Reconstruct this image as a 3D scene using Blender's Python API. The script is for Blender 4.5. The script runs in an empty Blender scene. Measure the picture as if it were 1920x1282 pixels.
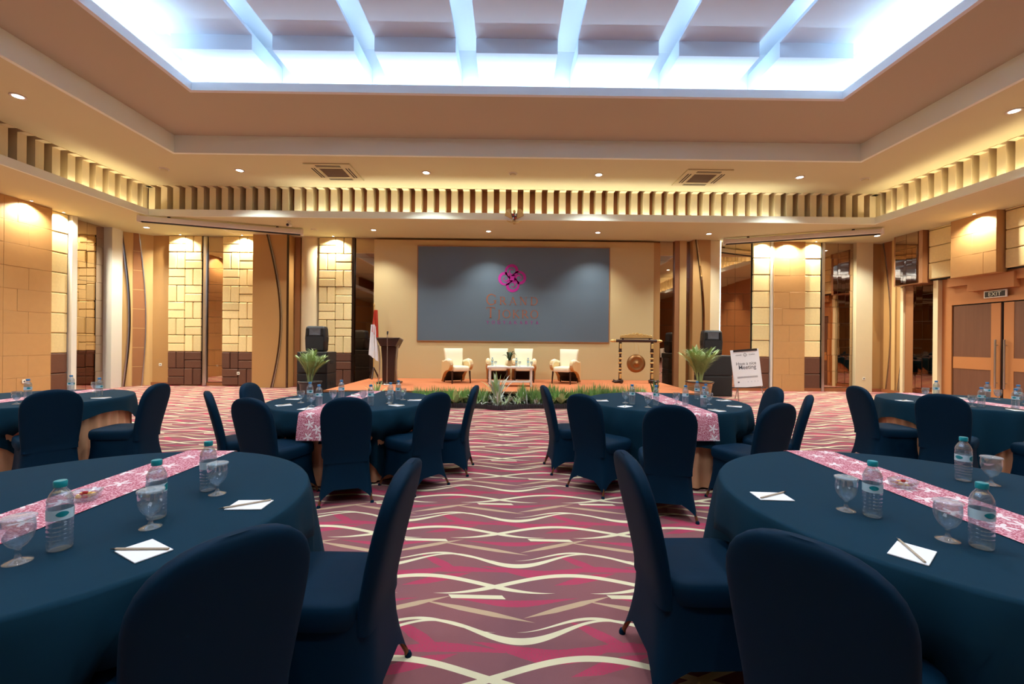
import bpy, math, random
from mathutils import Matrix, Vector
random.seed(7)
PI = math.pi
SC = bpy.context.scene
COL = SC.collection

# ------------------------------------------------------------------ camera
YAW, ROLL = 0.0073, 0.0095
cam_d = bpy.data.cameras.new('camera')
cam_d.sensor_width = 36.0
cam_d.lens = 15.242
cam_d.clip_start = 0.05
cam_d.clip_end = 200
cam = bpy.data.objects.new('camera', cam_d)
COL.objects.link(cam)
cam.matrix_world = (Matrix.Translation((0, 0, 1.437)) @ Matrix.Rotation(-YAW, 4, 'Z')
                    @ Matrix.Rotation(-ROLL, 4, 'Y') @ Matrix.Rotation(PI / 2, 4, 'X'))
SC.camera = cam

# ------------------------------------------------------------------ world, exposure
w = bpy.data.worlds.new('world')
w.use_nodes = True
w.node_tree.nodes['Background'].inputs[0].default_value = (0.9, 0.85, 0.8, 1)
w.node_tree.nodes['Background'].inputs[1].default_value = 0.02
SC.world = w
vs = SC.view_settings
SC.display_settings.display_device = 'sRGB'
vs.view_transform = 'Standard'
vs.look = 'None'
vs.gamma = 1.0
vs.use_curve_mapping = False
vs.exposure = 0.42
SC.cycles.max_bounces = 9
SC.cycles.diffuse_bounces = 4
SC.cycles.glossy_bounces = 5
SC.cycles.transparent_max_bounces = 16
SC.cycles.sample_clamp_indirect = 6.0
SC.cycles.use_denoising = True
SC.cycles.caustics_reflective = False
SC.cycles.caustics_refractive = False

WARM = (1.0, 0.93, 0.72)
NEUT = (0.93, 1.0, 0.95)
COOL = (0.62, 0.84, 1.0)

def area(name, loc, rot, sx, sy, watts, color, spread=PI):
    d = bpy.data.lights.new(name, 'AREA')
    d.shape = 'RECTANGLE'
    d.size, d.size_y, d.energy, d.color, d.spread = sx, sy, watts, color, spread
    o = bpy.data.objects.new(name, d)
    COL.objects.link(o)
    o.location, o.rotation_euler = loc, rot
    return o

# the light cove of the ceiling tray: LED strips lying on the ledge behind the fascia, shining up and inwards
TRAY = (-5.58, 5.85, -1.8, 7.6)
P_COVE = 11.0                       # watts per metre
cx, cy = (TRAY[0] + TRAY[1]) / 2, (TRAY[2] + TRAY[3]) / 2
lx, ly = TRAY[1] - TRAY[0] + 0.6, TRAY[3] - TRAY[2] + 0.6
area('cove_led_far', (cx, TRAY[3] + 0.34, 5.86), (PI - 0.35, 0, 0), lx, 0.08, P_COVE * lx, COOL)
area('cove_led_near', (cx, TRAY[2] - 0.34, 5.86), (PI + 0.35, 0, 0), lx, 0.08, P_COVE * lx, COOL)
area('cove_led_west', (TRAY[0] - 0.34, cy, 5.86), (PI, -0.35, 0), 0.08, ly, P_COVE * ly, COOL)
area('cove_led_east', (TRAY[1] + 0.34, cy, 5.86), (PI, 0.35, 0), 0.08, ly, P_COVE * ly, COOL)
# LED battens lying on top of the hanging ceiling panels, lighting the gaps from above
for gx in (-5.05, -3.34, -1.63, 0.09, 1.80, 3.51, 5.23):
    area('panel_led', (gx, 2.9, 6.66), (PI, 0, 0), 0.3, 8.6, 60.0, COOL)
# LED strips on the ledge behind the cornice band, washing the white fins
P_FIN = 4.0
area('cornice_led_far', (0.75, 11.36, 4.68), (PI + 0.3, 0, 0), 12.6, 0.05, P_FIN * 12.6, (1.0, 0.95, 0.76))
area('cornice_led_west', (-9.44, 10.25, 4.68), (PI, 0.3, 0), 0.05, 2.0, P_FIN * 2.0, (1.0, 0.80, 0.50))
area('cornice_led_east', (9.64, 3.0, 4.68), (PI, -0.3, 0), 0.05, 16.2, P_FIN * 16, (1.0, 0.80, 0.50))

# ------------------------------------------------------------------ materials
def srgb(r, g, b):
    f = lambda c: (c / 255 / 12.92) if c / 255 <= 0.04045 else ((c / 255 + 0.055) / 1.055) ** 2.4
    return (f(r), f(g), f(b), 1.0)

def new_mat(name):
    m = bpy.data.materials.new(name)
    m.use_nodes = True
    return m, m.node_tree, m.node_tree.nodes['Principled BSDF']

class X:
    """small arithmetic on shader sockets"""
    def __init__(s, nt, k): s.nt, s.k = nt, k
    def _op(s, op, *a):
        n = s.nt.nodes.new('ShaderNodeMath'); n.operation = op
        for i, v in enumerate((s,) + a):
            if isinstance(v, X): s.nt.links.new(v.k, n.inputs[i])
            else: n.inputs[i].default_value = float(v)
        return X(s.nt, n.outputs[0])
    def __add__(s, o): return s._op('ADD', o)
    def __sub__(s, o): return s._op('SUBTRACT', o)
    def __mul__(s, o): return s._op('MULTIPLY', o)
    def __truediv__(s, o): return s._op('DIVIDE', o)
    def f(s, op, *a): return s._op(op, *a)
    def cos(s): return s._op('COSINE')
    def abs(s): return s._op('ABSOLUTE')
    def wrap(s, a, b):
        n = s.nt.nodes.new('ShaderNodeMath'); n.operation = 'WRAP'
        s.nt.links.new(s.k, n.inputs[0]); n.inputs[1].default_value = b; n.inputs[2].default_value = a
        return X(s.nt, n.outputs[0])
    def lt(s, o): return s._op('LESS_THAN', o)
    def gt(s, o): return s._op('GREATER_THAN', o)
    def clamp(s):
        n = s.nt.nodes.new('ShaderNodeClamp'); s.nt.links.new(s.k, n.inputs[0]); return X(s.nt, n.outputs[0])

def mixc(nt, fac, a, b):
    n = nt.nodes.new('ShaderNodeMix'); n.data_type = 'RGBA'
    if isinstance(fac, X): nt.links.new(fac.k, n.inputs[0])
    elif hasattr(fac, 'links'): nt.links.new(fac, n.inputs[0])
    else: n.inputs[0].default_value = fac
    for i, v in ((6, a), (7, b)):
        if isinstance(v, tuple): n.inputs[i].default_value = v
        else: nt.links.new(v, n.inputs[i])
    return n.outputs[2]

def noise(nt, scale, detail=3.0, vec=None, rough=0.5):
    n = nt.nodes.new('ShaderNodeTexNoise'); n.inputs['Scale'].default_value = scale
    n.inputs['Detail'].default_value = detail; n.inputs['Roughness'].default_value = rough
    if vec is not None: nt.links.new(vec, n.inputs['Vector'])
    return n.outputs['Fac']

def objcoord(nt):
    return nt.nodes.new('ShaderNodeTexCoord').outputs['Object']

def bump(nt, b, fac, strength=0.2, dist=0.01):
    n = nt.nodes.new('ShaderNodeBump'); n.inputs['Strength'].default_value = strength; n.inputs['Distance'].default_value = dist
    nt.links.new(fac, n.inputs['Height']); nt.links.new(n.outputs[0], b.inputs['Normal'])

def plain(name, col, rough=0.6, metal=0.0, spec=0.5, var=0.08, nscale=6.0, bmp=0.0, rnd=0.0, sheen=0.0):
    """painted/cloth/plastic surface: base colour with a little mottling, optional change from piece to piece"""
    m, nt, b = new_mat(name)
    b.inputs['Roughness'].default_value = rough
    b.inputs['Metallic'].default_value = metal
    b.inputs['Specular IOR Level'].default_value = spec
    if sheen:
        b.inputs['Sheen Weight'].default_value = sheen
        b.inputs['Sheen Roughness'].default_value = 0.5
    co = objcoord(nt)
    fac = noise(nt, nscale, 3.0, co)
    dk = tuple(c * (1 - var) for c in col[:3]) + (1,)
    lt = tuple(min(1, c * (1 + var)) for c in col[:3]) + (1,)
    out = mixc(nt, fac, dk, lt)
    if rnd:
        oi = nt.nodes.new('ShaderNodeObjectInfo')
        hs = nt.nodes.new('ShaderNodeHueSaturation')
        v = X(nt, oi.outputs['Random']) * (2 * rnd) + (1 - rnd)
        nt.links.new(v.k, hs.inputs['Value'])
        nt.links.new(out, hs.inputs['Color'])
        out = hs.outputs[0]
    nt.links.new(out, b.inputs['Base Color'])
    if bmp: bump(nt, b, noise(nt, nscale * 8, 4.0, co), bmp)
    return m

def woodmat(name, a, c, rough=0.45, scale=1.0, axis='Z'):
    m, nt, b = new_mat(name)
    co = objcoord(nt)
    mp = nt.nodes.new('ShaderNodeMapping')
    s = [14 * scale] * 3
    s['XYZ'.index(axis)] = 0.5 * scale
    mp.inputs['Scale'].default_value = s
    nt.links.new(co, mp.inputs[0])
    f = noise(nt, 2.0, 5.0, mp.outputs[0], 0.6)
    nt.links.new(mixc(nt, f, a, c), b.inputs['Base Color'])
    b.inputs['Roughness'].default_value = rough
    return m

def emis(name, col, strength):
    m, nt, b = new_mat(name)
    b.inputs['Base Color'].default_value = (0.8, 0.8, 0.8, 1)
    b.inputs['Emission Color'].default_value = col
    b.inputs['Emission Strength'].default_value = strength
    return m

def thin_glass(name, tint=(0.93, 0.96, 0.97, 1), base=0.07, edge=0.55, milk=0.0):
    """thin clear wall: mostly see-through, reflecting more towards its outline"""
    m, nt, b = new_mat(name)
    out = nt.nodes['Material Output']
    nt.nodes.remove(b)
    tr = nt.nodes.new('ShaderNodeBsdfTransparent'); tr.inputs[0].default_value = tint
    gl = nt.nodes.new('ShaderNodeBsdfGlossy'); gl.inputs['Roughness'].default_value = 0.04
    gl.inputs[0].default_value = (0.86, 0.94, 1, 1)
    lw = nt.nodes.new('ShaderNodeLayerWeight'); lw.inputs[0].default_value = 0.35
    fac = X(nt, lw.outputs['Facing']).f('POWER', 2.0) * edge + base
    mx = nt.nodes.new('ShaderNodeMixShader')
    nt.links.new(fac.k, mx.inputs[0]); nt.links.new(tr.outputs[0], mx.inputs[1]); nt.links.new(gl.outputs[0], mx.inputs[2])
    last = mx.outputs[0]
    if milk:
        df = nt.nodes.new('ShaderNodeBsdfDiffuse'); df.inputs[0].default_value = (0.80, 0.90, 0.96, 1)
        m2 = nt.nodes.new('ShaderNodeMixShader'); m2.inputs[0].default_value = milk
        nt.links.new(last, m2.inputs[1]); nt.links.new(df.outputs[0], m2.inputs[2]); last = m2.outputs[0]
    nt.links.new(last, out.inputs[0])
    return m

def carpet():
    m, nt, b = new_mat('wave_carpet')
    co = objcoord(nt)
    sp = nt.nodes.new('ShaderNodeSeparateXYZ'); nt.links.new(co, sp.inputs[0])
    x, y = X(nt, sp.outputs[0]), X(nt, sp.outputs[1])
    RY = 0.70
    def band(yc, t):
        d = (y - yc).wrap(-RY / 2, RY / 2).abs()
        return d.lt(t)
    def arch(x0, per, c, a, half, t0, end):
        dx = (x - x0).wrap(-per / 2, per / 2)
        yc = (dx * (PI / half)).cos() * a + c
        t = ((dx.abs() * -1 + end) * (1 / 0.3)).clamp() * t0
        return band(yc, t)
    def slope(x0, per, c, k, half, t0):
        dx = (x - x0).wrap(-per / 2, per / 2)
        t = ((dx.abs() * -1 + half) * (1 / (half * 0.7))).clamp() * t0
        return band(dx * k + c, t)
    def mx(l):
        r = l[0]
        for q in l[1:]: r = r.f('MAXIMUM', q)
        return r
    P = 0.90
    cream = [arch(0.38, 2 * P, 2.575, 0.095, 0.75, 0.019, 0.80), arch(0.38 + P, 2 * P, 2.575, 0.095, 0.75, 0.019, 0.80)]
    fx = (x - 0.07) * (2 * PI / P)
    cream.append(band(fx.cos() * -0.08 + 2.16, fx.cos() * 0.008 + 0.016))
    cream.append(arch(0.45, P, 2.20, 0.055, 0.40, 0.011, 0.40))
    dx = (x - 0.40 + (y * 0.6)).wrap(-P / 2, P / 2)
    cream.append(band(dx * -0.03 + 2.445, dx.abs().lt(0.15) * 0.018))
    tan = [slope(0.34, P, 2.355, 0.40, 0.25, 0.022), slope(-0.16, P, 2.315, -0.31, 0.31, 0.020)]
    pink = [arch(-0.22 + P / 2, P, 2.03, -0.05, 0.45, 0.046, 0.40), slope(0.47, P, 2.12, -0.75, 0.15, 0.04),
            arch(0.05, P, 2.41, -0.03, 0.45, 0.030, 0.36), slope(-0.42, P, 1.93, 0.35, 0.2, 0.036),
            arch(-0.30, P, 2.72 - RY, 0.02, 0.45, 0.03, 0.36)]
    n1 = noise(nt, 1.6, 2.0, co)
    grain = noise(nt, 190.0, 2.0, co)
    base = mixc(nt, n1, srgb(136, 90, 94), srgb(152, 96, 96))
    base = mixc(nt, (fx.cos() * 0.3 + 0.35), base, srgb(128, 90, 96))
    pk = mx(pink) * ((X(nt, grain) - 0.30) * 4.0).clamp()
    c1 = mixc(nt, pk, base, srgb(190, 62, 96))
    c2 = mixc(nt, mx(tan), c1, srgb(196, 168, 136))
    c3 = mixc(nt, mx(cream), c2, srgb(230, 222, 184))
    nt.links.new(c3, b.inputs['Base Color'])
    b.inputs['Roughness'].default_value = 0.95
    b.inputs['Specular IOR Level'].default_value = 0.15
    bump(nt, b, noise(nt, 350.0, 2.0, co), 0.35, 0.004)
    return m

def batik(name, a, c):  # uv in metres
    """dark red cloth with a fine pale scale pattern and white five-petal flowers, printed flat"""
    m, nt, b = new_mat(name)
    co = nt.nodes.new('ShaderNodeTexCoord').outputs['UV']
    v = nt.nodes.new('ShaderNodeTexVoronoi'); v.feature = 'DISTANCE_TO_EDGE'; v.inputs['Scale'].default_value = 75.0
    nt.links.new(co, v.inputs['Vector'])
    fine = X(nt, v.outputs['Distance']).lt(0.12)
    col = mixc(nt, fine, a, c)
    v2 = nt.nodes.new('ShaderNodeTexVoronoi'); v2.inputs['Scale'].default_value = 7.0; v2.voronoi_dimensions = '2D'
    v2.inputs['Randomness'].default_value = 0.6
    nt.links.new(co, v2.inputs['Vector'])
    vm = nt.nodes.new('ShaderNodeVectorMath'); vm.operation = 'SUBTRACT'
    nt.links.new(co, vm.inputs[0]); nt.links.new(v2.outputs['Position'], vm.inputs[1])
    sp = nt.nodes.new('ShaderNodeSeparateXYZ'); nt.links.new(vm.outputs[0], sp.inputs[0])
    dx, dy = X(nt, sp.outputs[0]), X(nt, sp.outputs[1])
    ang = dy.f('ARCTAN2', dx)
    r = (dx * dx + dy * dy).f('SQRT')
    sep = nt.nodes.new('ShaderNodeSeparateColor'); nt.links.new(v2.outputs['Color'], sep.inputs[0])
    rot = X(nt, sep.outputs[0]) * 6.28
    lim = (((ang + rot) * 5.0).cos() * 0.5 + 0.5).f('POWER', 1.3) * 0.036 + 0.010
    flower = r.lt(lim)
    nt.links.new(mixc(nt, flower, col, srgb(236, 222, 222)), b.inputs['Base Color'])
    b.inputs['Roughness'].default_value = 0.85
    return m

M = {}
M['carpet'] = carpet()
M['ceil'] = plain('tan_ceiling_paint', srgb(212, 206, 168), 0.8, var=0.02, nscale=1)
M['ceil_hi'] = plain('brown_ceiling_paint', srgb(188, 176, 154), 0.8, var=0.02, nscale=1)
M['cream'] = plain('cream_paint', srgb(238, 244, 232), 0.7, var=0.02, nscale=2)
M['white'] = plain('white_ceiling_paint', srgb(226, 230, 236), 0.7, var=0.01, nscale=2)
M['panelw'] = plain('grey_white_ceiling_panel', srgb(206, 222, 242), 0.7, var=0.02, nscale=2)
M['fin'] = plain('white_fin_paint', srgb(236, 222, 186), 0.6, var=0.02)
M['recess'] = plain('brown_recess_board', srgb(146, 88, 48), 0.6, var=0.08)
M['tan'] = plain('tan_laminate', srgb(182, 140, 88), 0.38, var=0.04, nscale=2)
M['tan_dk'] = plain('dark_tan_laminate', srgb(150, 102, 66), 0.4, var=0.05, nscale=2)
M['gold'] = plain('gold_tan_laminate', srgb(204, 168, 112), 0.4, var=0.04, nscale=2)
M['backdrop'] = plain('beige_stage_backdrop', srgb(200, 176, 128), 0.6, var=0.02, nscale=1)
M['stone'] = plain('cream_stone', srgb(232, 212, 156), 0.7, var=0.10, nscale=18, bmp=0.25, rnd=0.12)
M['stone_dk'] = plain('brown_stone', srgb(98, 62, 46), 0.6, var=0.14, nscale=18, bmp=0.25, rnd=0.14)
M['stone_tan'] = plain('tan_stone', srgb(190, 146, 94), 0.5, var=0.06, nscale=8, bmp=0.05, rnd=0.03)
M['col'] = plain('pale_column_paint', srgb(226, 210, 172), 0.55, var=0.02)
M['colw'] = plain('white_column_paint', srgb(222, 220, 212), 0.5, var=0.02)
M['steel'] = plain('brushed_steel', srgb(200, 200, 200), 0.28, metal=1.0, var=0.05)
M['steel_dk'] = plain('dark_steel', srgb(96, 84, 76), 0.25, metal=1.0, var=0.05)
M['mirror'] = plain('bronze_mirror', srgb(196, 172, 152), 0.02, metal=1.0, var=0.0)
M['joint'] = plain('mirror_joint', srgb(150, 128, 110), 0.4)
M['doorw'] = woodmat('brown_door_veneer', srgb(98, 64, 48), srgb(120, 82, 62), 0.4)
M['doorf'] = plain('orange_tan_laminate', srgb(180, 120, 72), 0.42, var=0.03, nscale=2)
M['dark'] = plain('black_gap', srgb(18, 15, 14), 0.7)
M['cloth'] = plain('navy_tablecloth', srgb(5, 46, 64), 0.85, var=0.08, nscale=3, bmp=0.03, spec=0.15)
M['chair'] = plain('black_blue_stretch_fabric', srgb(1, 35, 56), 0.65, var=0.08, nscale=3, spec=0.10)
M['satin'] = plain('peach_satin', srgb(222, 168, 126), 0.35, var=0.12, nscale=4, spec=0.6)
M['runner'] = batik('red_batik', srgb(168, 62, 84), srgb(216, 160, 170))
M['paper'] = plain('white_paper', srgb(238, 240, 242), 0.8, var=0.01)
M['pencil'] = woodmat('pale_pencil_wood', srgb(196, 180, 156), srgb(170, 150, 128), 0.6, 3)
M['lead'] = plain('graphite', srgb(50, 48, 48), 0.5)
M['pet'] = thin_glass('clear_bottle_plastic', base=0.16, edge=0.7, milk=0.07)
M['water'] = thin_glass('water', (0.86, 0.92, 0.95, 1), 0.05, 0.35)
M['glass'] = thin_glass('clear_glass', base=0.15, edge=0.8, milk=0.05)
M['lid'] = plain('frosted_lid', srgb(214, 220, 224), 0.5, var=0.02)
M['teal'] = plain('teal_cap', srgb(0, 140, 150), 0.35, var=0.02)
M['blue'] = plain('blue_cap', srgb(60, 130, 180), 0.35, var=0.02)
M['label'] = plain('pale_blue_label', srgb(196, 226, 236), 0.5, var=0.03)
M['candy'] = plain('yellow_candy', srgb(222, 172, 84), 0.4)
M['candy2'] = plain('red_candy', srgb(176, 40, 44), 0.4)
M['black'] = plain('black_plastic', srgb(32, 32, 36), 0.5, var=0.05)
M['grille'] = plain('black_mesh_grille', srgb(30, 30, 33), 0.7, var=0.25, nscale=160)
M['horn'] = plain('grey_horn_plastic', srgb(92, 94, 100), 0.45)
M['leather'] = plain('cream_leatherette', srgb(240, 230, 200), 0.5, var=0.02, nscale=2)
M['beige_fab'] = plain('beige_leatherette', srgb(218, 186, 134), 0.5, var=0.02, nscale=2)
M['dkwood'] = woodmat('dark_wood', srgb(44, 26, 20), srgb(66, 38, 28), 0.35)
M['stage'] = plain('orange_stage_carpet', srgb(196, 114, 70), 0.9, var=0.06, nscale=40)
M['stage_f'] = plain('black_stage_skirt', srgb(22, 20, 22), 0.8)
M['plinth'] = plain('brown_plinth', srgb(150, 92, 56), 0.5)
M['screen'] = plain('grey_screen', srgb(90, 104, 116), 0.42, var=0.015, nscale=1)
M['magenta'] = plain('magenta_print', srgb(170, 10, 132), 0.6)
M['bronze'] = plain('brown_print', srgb(146, 86, 58), 0.6)
M['gong'] = plain('gong_bronze', srgb(150, 104, 58), 0.4, metal=0.6, var=0.1)
M['giltw'] = plain('gilt_paint', srgb(224, 190, 120), 0.35, metal=0.4, var=0.1)
M['gilt'] = plain('emblem_gold', srgb(222, 190, 120), 0.45, metal=0.0, var=0.1)
M['pot'] = plain('ribbed_tan_pot', srgb(190, 150, 104), 0.5, var=0.1)
M['potd'] = plain('dark_pot', srgb(62, 58, 62), 0.4)
M['soil'] = plain('dark_soil', srgb(26, 22, 20), 0.95, var=0.3, nscale=40)
M['leafg'] = plain('palm_green', srgb(160, 182, 124), 0.6, var=0.25, nscale=12, rnd=0.2)
M['grass'] = plain('grass_green', srgb(124, 164, 92), 0.6, var=0.3, nscale=20, rnd=0.25)
M['leafp'] = plain('pale_leaf', srgb(186, 198, 138), 0.55, var=0.2, nscale=20, rnd=0.2)
M['leafs'] = plain('silver_leaf', srgb(206, 210, 200), 0.5, var=0.25, nscale=25, rnd=0.2)
M['leafd'] = plain('deep_leaf', srgb(58, 84, 54), 0.5, var=0.3, nscale=20, rnd=0.2)
M['red'] = plain('flag_red', srgb(196, 60, 36), 0.8)
M['flagw'] = plain('flag_white', srgb(236, 236, 240), 0.8)
M['lamp'] = emis('lamp_lens', (1.0, 0.95, 0.86, 1), 14.0)
M['ledm'] = emis('led_edge', (1.0, 0.93, 0.76, 1), 5.0)
M['trimw'] = plain('white_plastic', srgb(226, 222, 212), 0.5, var=0.02)
M['socket'] = plain('ivory_plastic', srgb(232, 228, 214), 0.4, var=0.01)
M['ink'] = plain('grey_ink', srgb(84, 88, 96), 0.7)
M['vent'] = plain('brown_vent_mesh', srgb(96, 72, 56), 0.7, var=0.1)
M['leg'] = plain('brown_chair_leg', srgb(120, 78, 44), 0.35, metal=0.4)

# ------------------------------------------------------------------ mesh helpers
class MB:
    def __init__(s): s.v, s.f, s.sm = [], [], []
    def add(s, vs, fs, smooth=False):
        n = len(s.v); s.v += [tuple(p) for p in vs]
        for f in fs: s.f.append(tuple(i + n for i in f)); s.sm.append(smooth)
        return s
    def box(s, x0, x1, y0, y1, z0, z1):
        v = [(x, y, z) for z in (z0, z1) for y in (y0, y1) for x in (x0, x1)]
        return s.add(v, [(0, 2, 3, 1), (4, 5, 7, 6), (0, 1, 5, 4), (2, 6, 7, 3), (0, 4, 6, 2), (1, 3, 7, 5)])
    def bbox(s, x0, x1, y0, y1, z0, z1, b=0.01):
        """box with chamfered edges"""
        if x1 - x0 < 2.2 * b or y1 - y0 < 2.2 * b or z1 - z0 < 2.2 * b: return s.box(x0, x1, y0, y1, z0, z1)
        L = [[(x0 + b, y0 + b, z0), (x1 - b, y0 + b, z0), (x1 - b, y1 - b, z0), (x0 + b, y1 - b, z0)]]
        def oct(z): return [(x0 + b, y0, z), (x1 - b, y0, z), (x1, y0 + b, z), (x1, y1 - b, z), (x1 - b, y1, z), (x0 + b, y1, z), (x0, y1 - b, z), (x0, y0 + b, z)]
        o0, o1 = oct(z0 + b), oct(z1 - b)
        t = [(p[0], p[1], z1) for p in L[0]]
        v = L[0] + o0 + o1 + t
        f = [(3, 2, 1, 0), (20, 21, 22, 23)]
        f += [(4 + i, 4 + (i + 1) % 8, 12 + (i + 1) % 8, 12 + i) for i in range(8)]
        for c in range(4):
            a, bb = 4 + 2 * c, 4 + 2 * c + 1
            f.append((c, (c + 1) % 4, bb, a)); f.append(((c + 1) % 4, 4 + (2 * c + 2) % 8, bb))
            a, bb = 12 + 2 * c, 12 + 2 * c + 1
            f.append((20 + (c + 1) % 4, 20 + c, a, bb)); f.append((20 + (c + 1) % 4, bb, 12 + (2 * c + 2) % 8))
        return s.add(v, f)
    def loft(s, rings, cap0=True, cap1=True, smooth=True, closed=True):
        n = len(rings[0]); v = [p for r in rings for p in r]; f = []
        m = n if closed else n - 1
        for k in range(len(rings) - 1):
            for i in range(m):
                j = (i + 1) % n
                f.append((k * n + i, k * n + j, (k + 1) * n + j, (k + 1) * n + i))
        s.add(v, f, smooth)
        if cap0: s.add(rings[0], [tuple(reversed(range(n)))], False)
        if cap1: s.add(rings[-1], [tuple(range(n))], False)
        return s
    def lathe(s, prof, seg=20, c=(0, 0, 0), cap0=True, cap1=True, smooth=True):
        rings = [[(c[0] + r * math.cos(2 * PI * i / seg), c[1] + r * math.sin(2 * PI * i / seg), c[2] + z) for i in range(seg)] for r, z in prof]
        return s.loft(rings, cap0, cap1, smooth)
    def tube(s, pts, rad, seg=8, caps=True):
        pts = [Vector(p) for p in pts]
        if not isinstance(rad, (list, tuple)): rad = [rad] * len(pts)
        rings = []; up = None
        for i, p in enumerate(pts):
            t = (pts[min(i + 1, len(pts) - 1)] - pts[max(i - 1, 0)]).normalized()
            if up is None:
                up = Vector((0, 0, 1)) if abs(t.z) < 0.9 else Vector((1, 0, 0))
            a = t.cross(up).normalized(); b2 = a.cross(t).normalized(); up = b2
            rings.append([tuple(p + (a * math.cos(2 * PI * k / seg) + b2 * math.sin(2 * PI * k / seg)) * rad[i]) for k in range(seg)])
        return s.loft(rings, caps, caps)
    def prism(s, poly, fn):
        """poly 2-D (ccw), fn(u, v, k) -> 3-D for k = 0 (back) and 1 (front)"""
        n = len(poly); a = [fn(u, v, 0) for u, v in poly]; b = [fn(u, v, 1) for u, v in poly]
        return s.add(a + b, [tuple(reversed(range(n))), tuple(range(n, 2 * n))] + [(i, (i + 1) % n, n + (i + 1) % n, n + i) for i in range(n)])
    def ring(s, o, i, z0, z1):
        """rectangular ring slab, rects are (x0, x1, y0, y1)"""
        s.box(o[0], o[1], i[3], o[3], z0, z1); s.box(o[0], o[1], o[2], i[2], z0, z1)
        s.box(o[0], i[0], i[2], i[3], z0, z1); s.box(i[1], o[1], i[2], i[3], z0, z1)
        return s
    def mesh(s, name, mat):
        me = bpy.data.meshes.new(name); me.from_pydata(s.v, [], s.f); me.update()
        me.polygons.foreach_set('use_smooth', s.sm)
        if mat is not None: me.materials.append(M[mat] if isinstance(mat, str) else mat)
        return me
    def build(s, name, mat, parent=None, loc=(0, 0, 0), rz=0.0):
        return link(name, s.mesh(name, mat), parent, loc, rz)

def link(name, data, parent=None, loc=(0, 0, 0), rz=0.0):
    o = bpy.data.objects.new(name, data); COL.objects.link(o)
    o.parent = parent; o.location = loc; o.rotation_euler = (0, 0, rz)
    return o

def thing(name, label, cat, loc=(0, 0, 0), rz=0.0, group=None):
    return tag(link(name, None, None, loc, rz), label, cat, group)

def tag(o, label, cat, group=None):
    o['label'], o['category'] = label, cat
    if group: o['group'] = group
    return o

def struct(o):
    o['kind'] = 'structure'; return o

def dup(root, loc, rz, label, group=None):
    def cp(o, par):
        c = o.copy(); COL.objects.link(c); c.parent = par
        for ch in KIDS.get(o.name, ()): cp(ch, c)
        return c
    r = cp(root, None)
    r.location, r.rotation_euler, r['label'] = loc, (0, 0, rz), label
    if group: r['group'] = group
    return r
KIDS = {}
def kids(*roots):
    for r in roots:
        def rec(o):
            ch = list(o.children); KIDS[o.name] = ch
            for c in ch: rec(c)
        rec(r)

def superell(hx, hy, n, seg, cx=0.0, cy=0.0):
    out = []
    for k in range(seg):
        a = 2 * PI * (k + 0.5) / seg; c, s_ = math.cos(a), math.sin(a)
        out.append((cx + hx * math.copysign(abs(c) ** (2 / n), c), cy + hy * math.copysign(abs(s_) ** (2 / n), s_)))
    return out

def text_mesh(txt, size, depth, align='CENTER', bold=0.0):
    cu = bpy.data.curves.new('text', 'FONT'); cu.body = txt; cu.size = size; cu.extrude = depth
    cu.align_x = align; cu.resolution_u = 3; cu.offset = bold
    o = bpy.data.objects.new('text', cu); COL.objects.link(o)
    dg = bpy.context.evaluated_depsgraph_get()
    me = bpy.data.meshes.new_from_object(o.evaluated_get(dg))
    bpy.data.objects.remove(o)
    return me

def letters(me, mat, parent, mtx):
    """one part for each separate glyph piece of a text mesh"""
    root = list(range(len(me.vertices)))
    def find(a):
        while root[a] != a: root[a] = root[root[a]]; a = root[a]
        return a
    for e in me.edges:
        a, b = find(e.vertices[0]), find(e.vertices[1])
        if a != b: root[a] = b
    groups = {}
    for p in me.polygons: groups.setdefault(find(p.vertices[0]), []).append(tuple(p.vertices))
    for fs in groups.values():
        ids = sorted({i for f in fs for i in f}); ix = {v: k for k, v in enumerate(ids)}
        o = MB().add([tuple(me.vertices[i].co) for i in ids], [tuple(ix[i] for i in f) for f in fs]).build('letter', mat, parent)
        o.matrix_local = mtx
    bpy.data.meshes.remove(me)
# ================================================================== the setting
XL, XR, YB, YF = -11.6, 11.6, -8.0, 13.45          # side walls, near wall, far wall
H1, H2, H3, H4 = 4.6, 5.4, 5.77, 7.0               # soffit levels
struct(MB().box(XL - 0.2, XR + 0.2, YB - 0.2, YF + 0.2, -0.1, 0.0).build('floor', 'carpet'))

# ------------------------------------------------------------------ ceiling
ceiling = struct(MB().box(TRAY[0] - 0.8, TRAY[1] + 0.8, TRAY[2] - 0.8, TRAY[3] + 0.8, H4, H4 + 0.1).build('ceiling', 'white'))
BAND = (-9.3, 9.5, -5.5, 11.22)
STEP = (-7.17, 7.55, -3.5, 9.29)
grow = lambda r, d: (r[0] - d, r[1] + d, r[2] - d, r[3] + d)
MB().ring((XL - 0.2, XR + 0.2, YB - 0.2, YF + 0.2), BAND, H1, H1 + 0.04).build('lower_soffit', 'ceil', ceiling)
corn = MB().ring(grow(BAND, 0.05), grow(BAND, -0.012), H1 - 0.005, H1 + 0.165).build('cornice_band', 'cream', ceiling)
MB().ring(grow(BAND, 0.55), grow(BAND, 0.45), H1 + 0.04, H2 + 0.1).build('recess_back', 'recess', corn)
MB().ring(grow(BAND, 0.55), grow(BAND, -0.04), H2 + 0.075, H2 + 0.12).build('recess_top', 'recess', corn)
MB().ring(grow(BAND, 0.06), STEP, H2, H2 + 0.07).build('upper_soffit', 'ceil', ceiling)
MB().ring(grow(STEP, 0.06), grow(STEP, -0.012), H2 - 0.004, H3 + 0.03).build('step_fascia', 'cream', ceiling)
MB().ring(grow(STEP, 0.3), TRAY, H3, H3 + 0.03).build('raised_ceiling', 'ceil_hi', ceiling)
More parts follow.
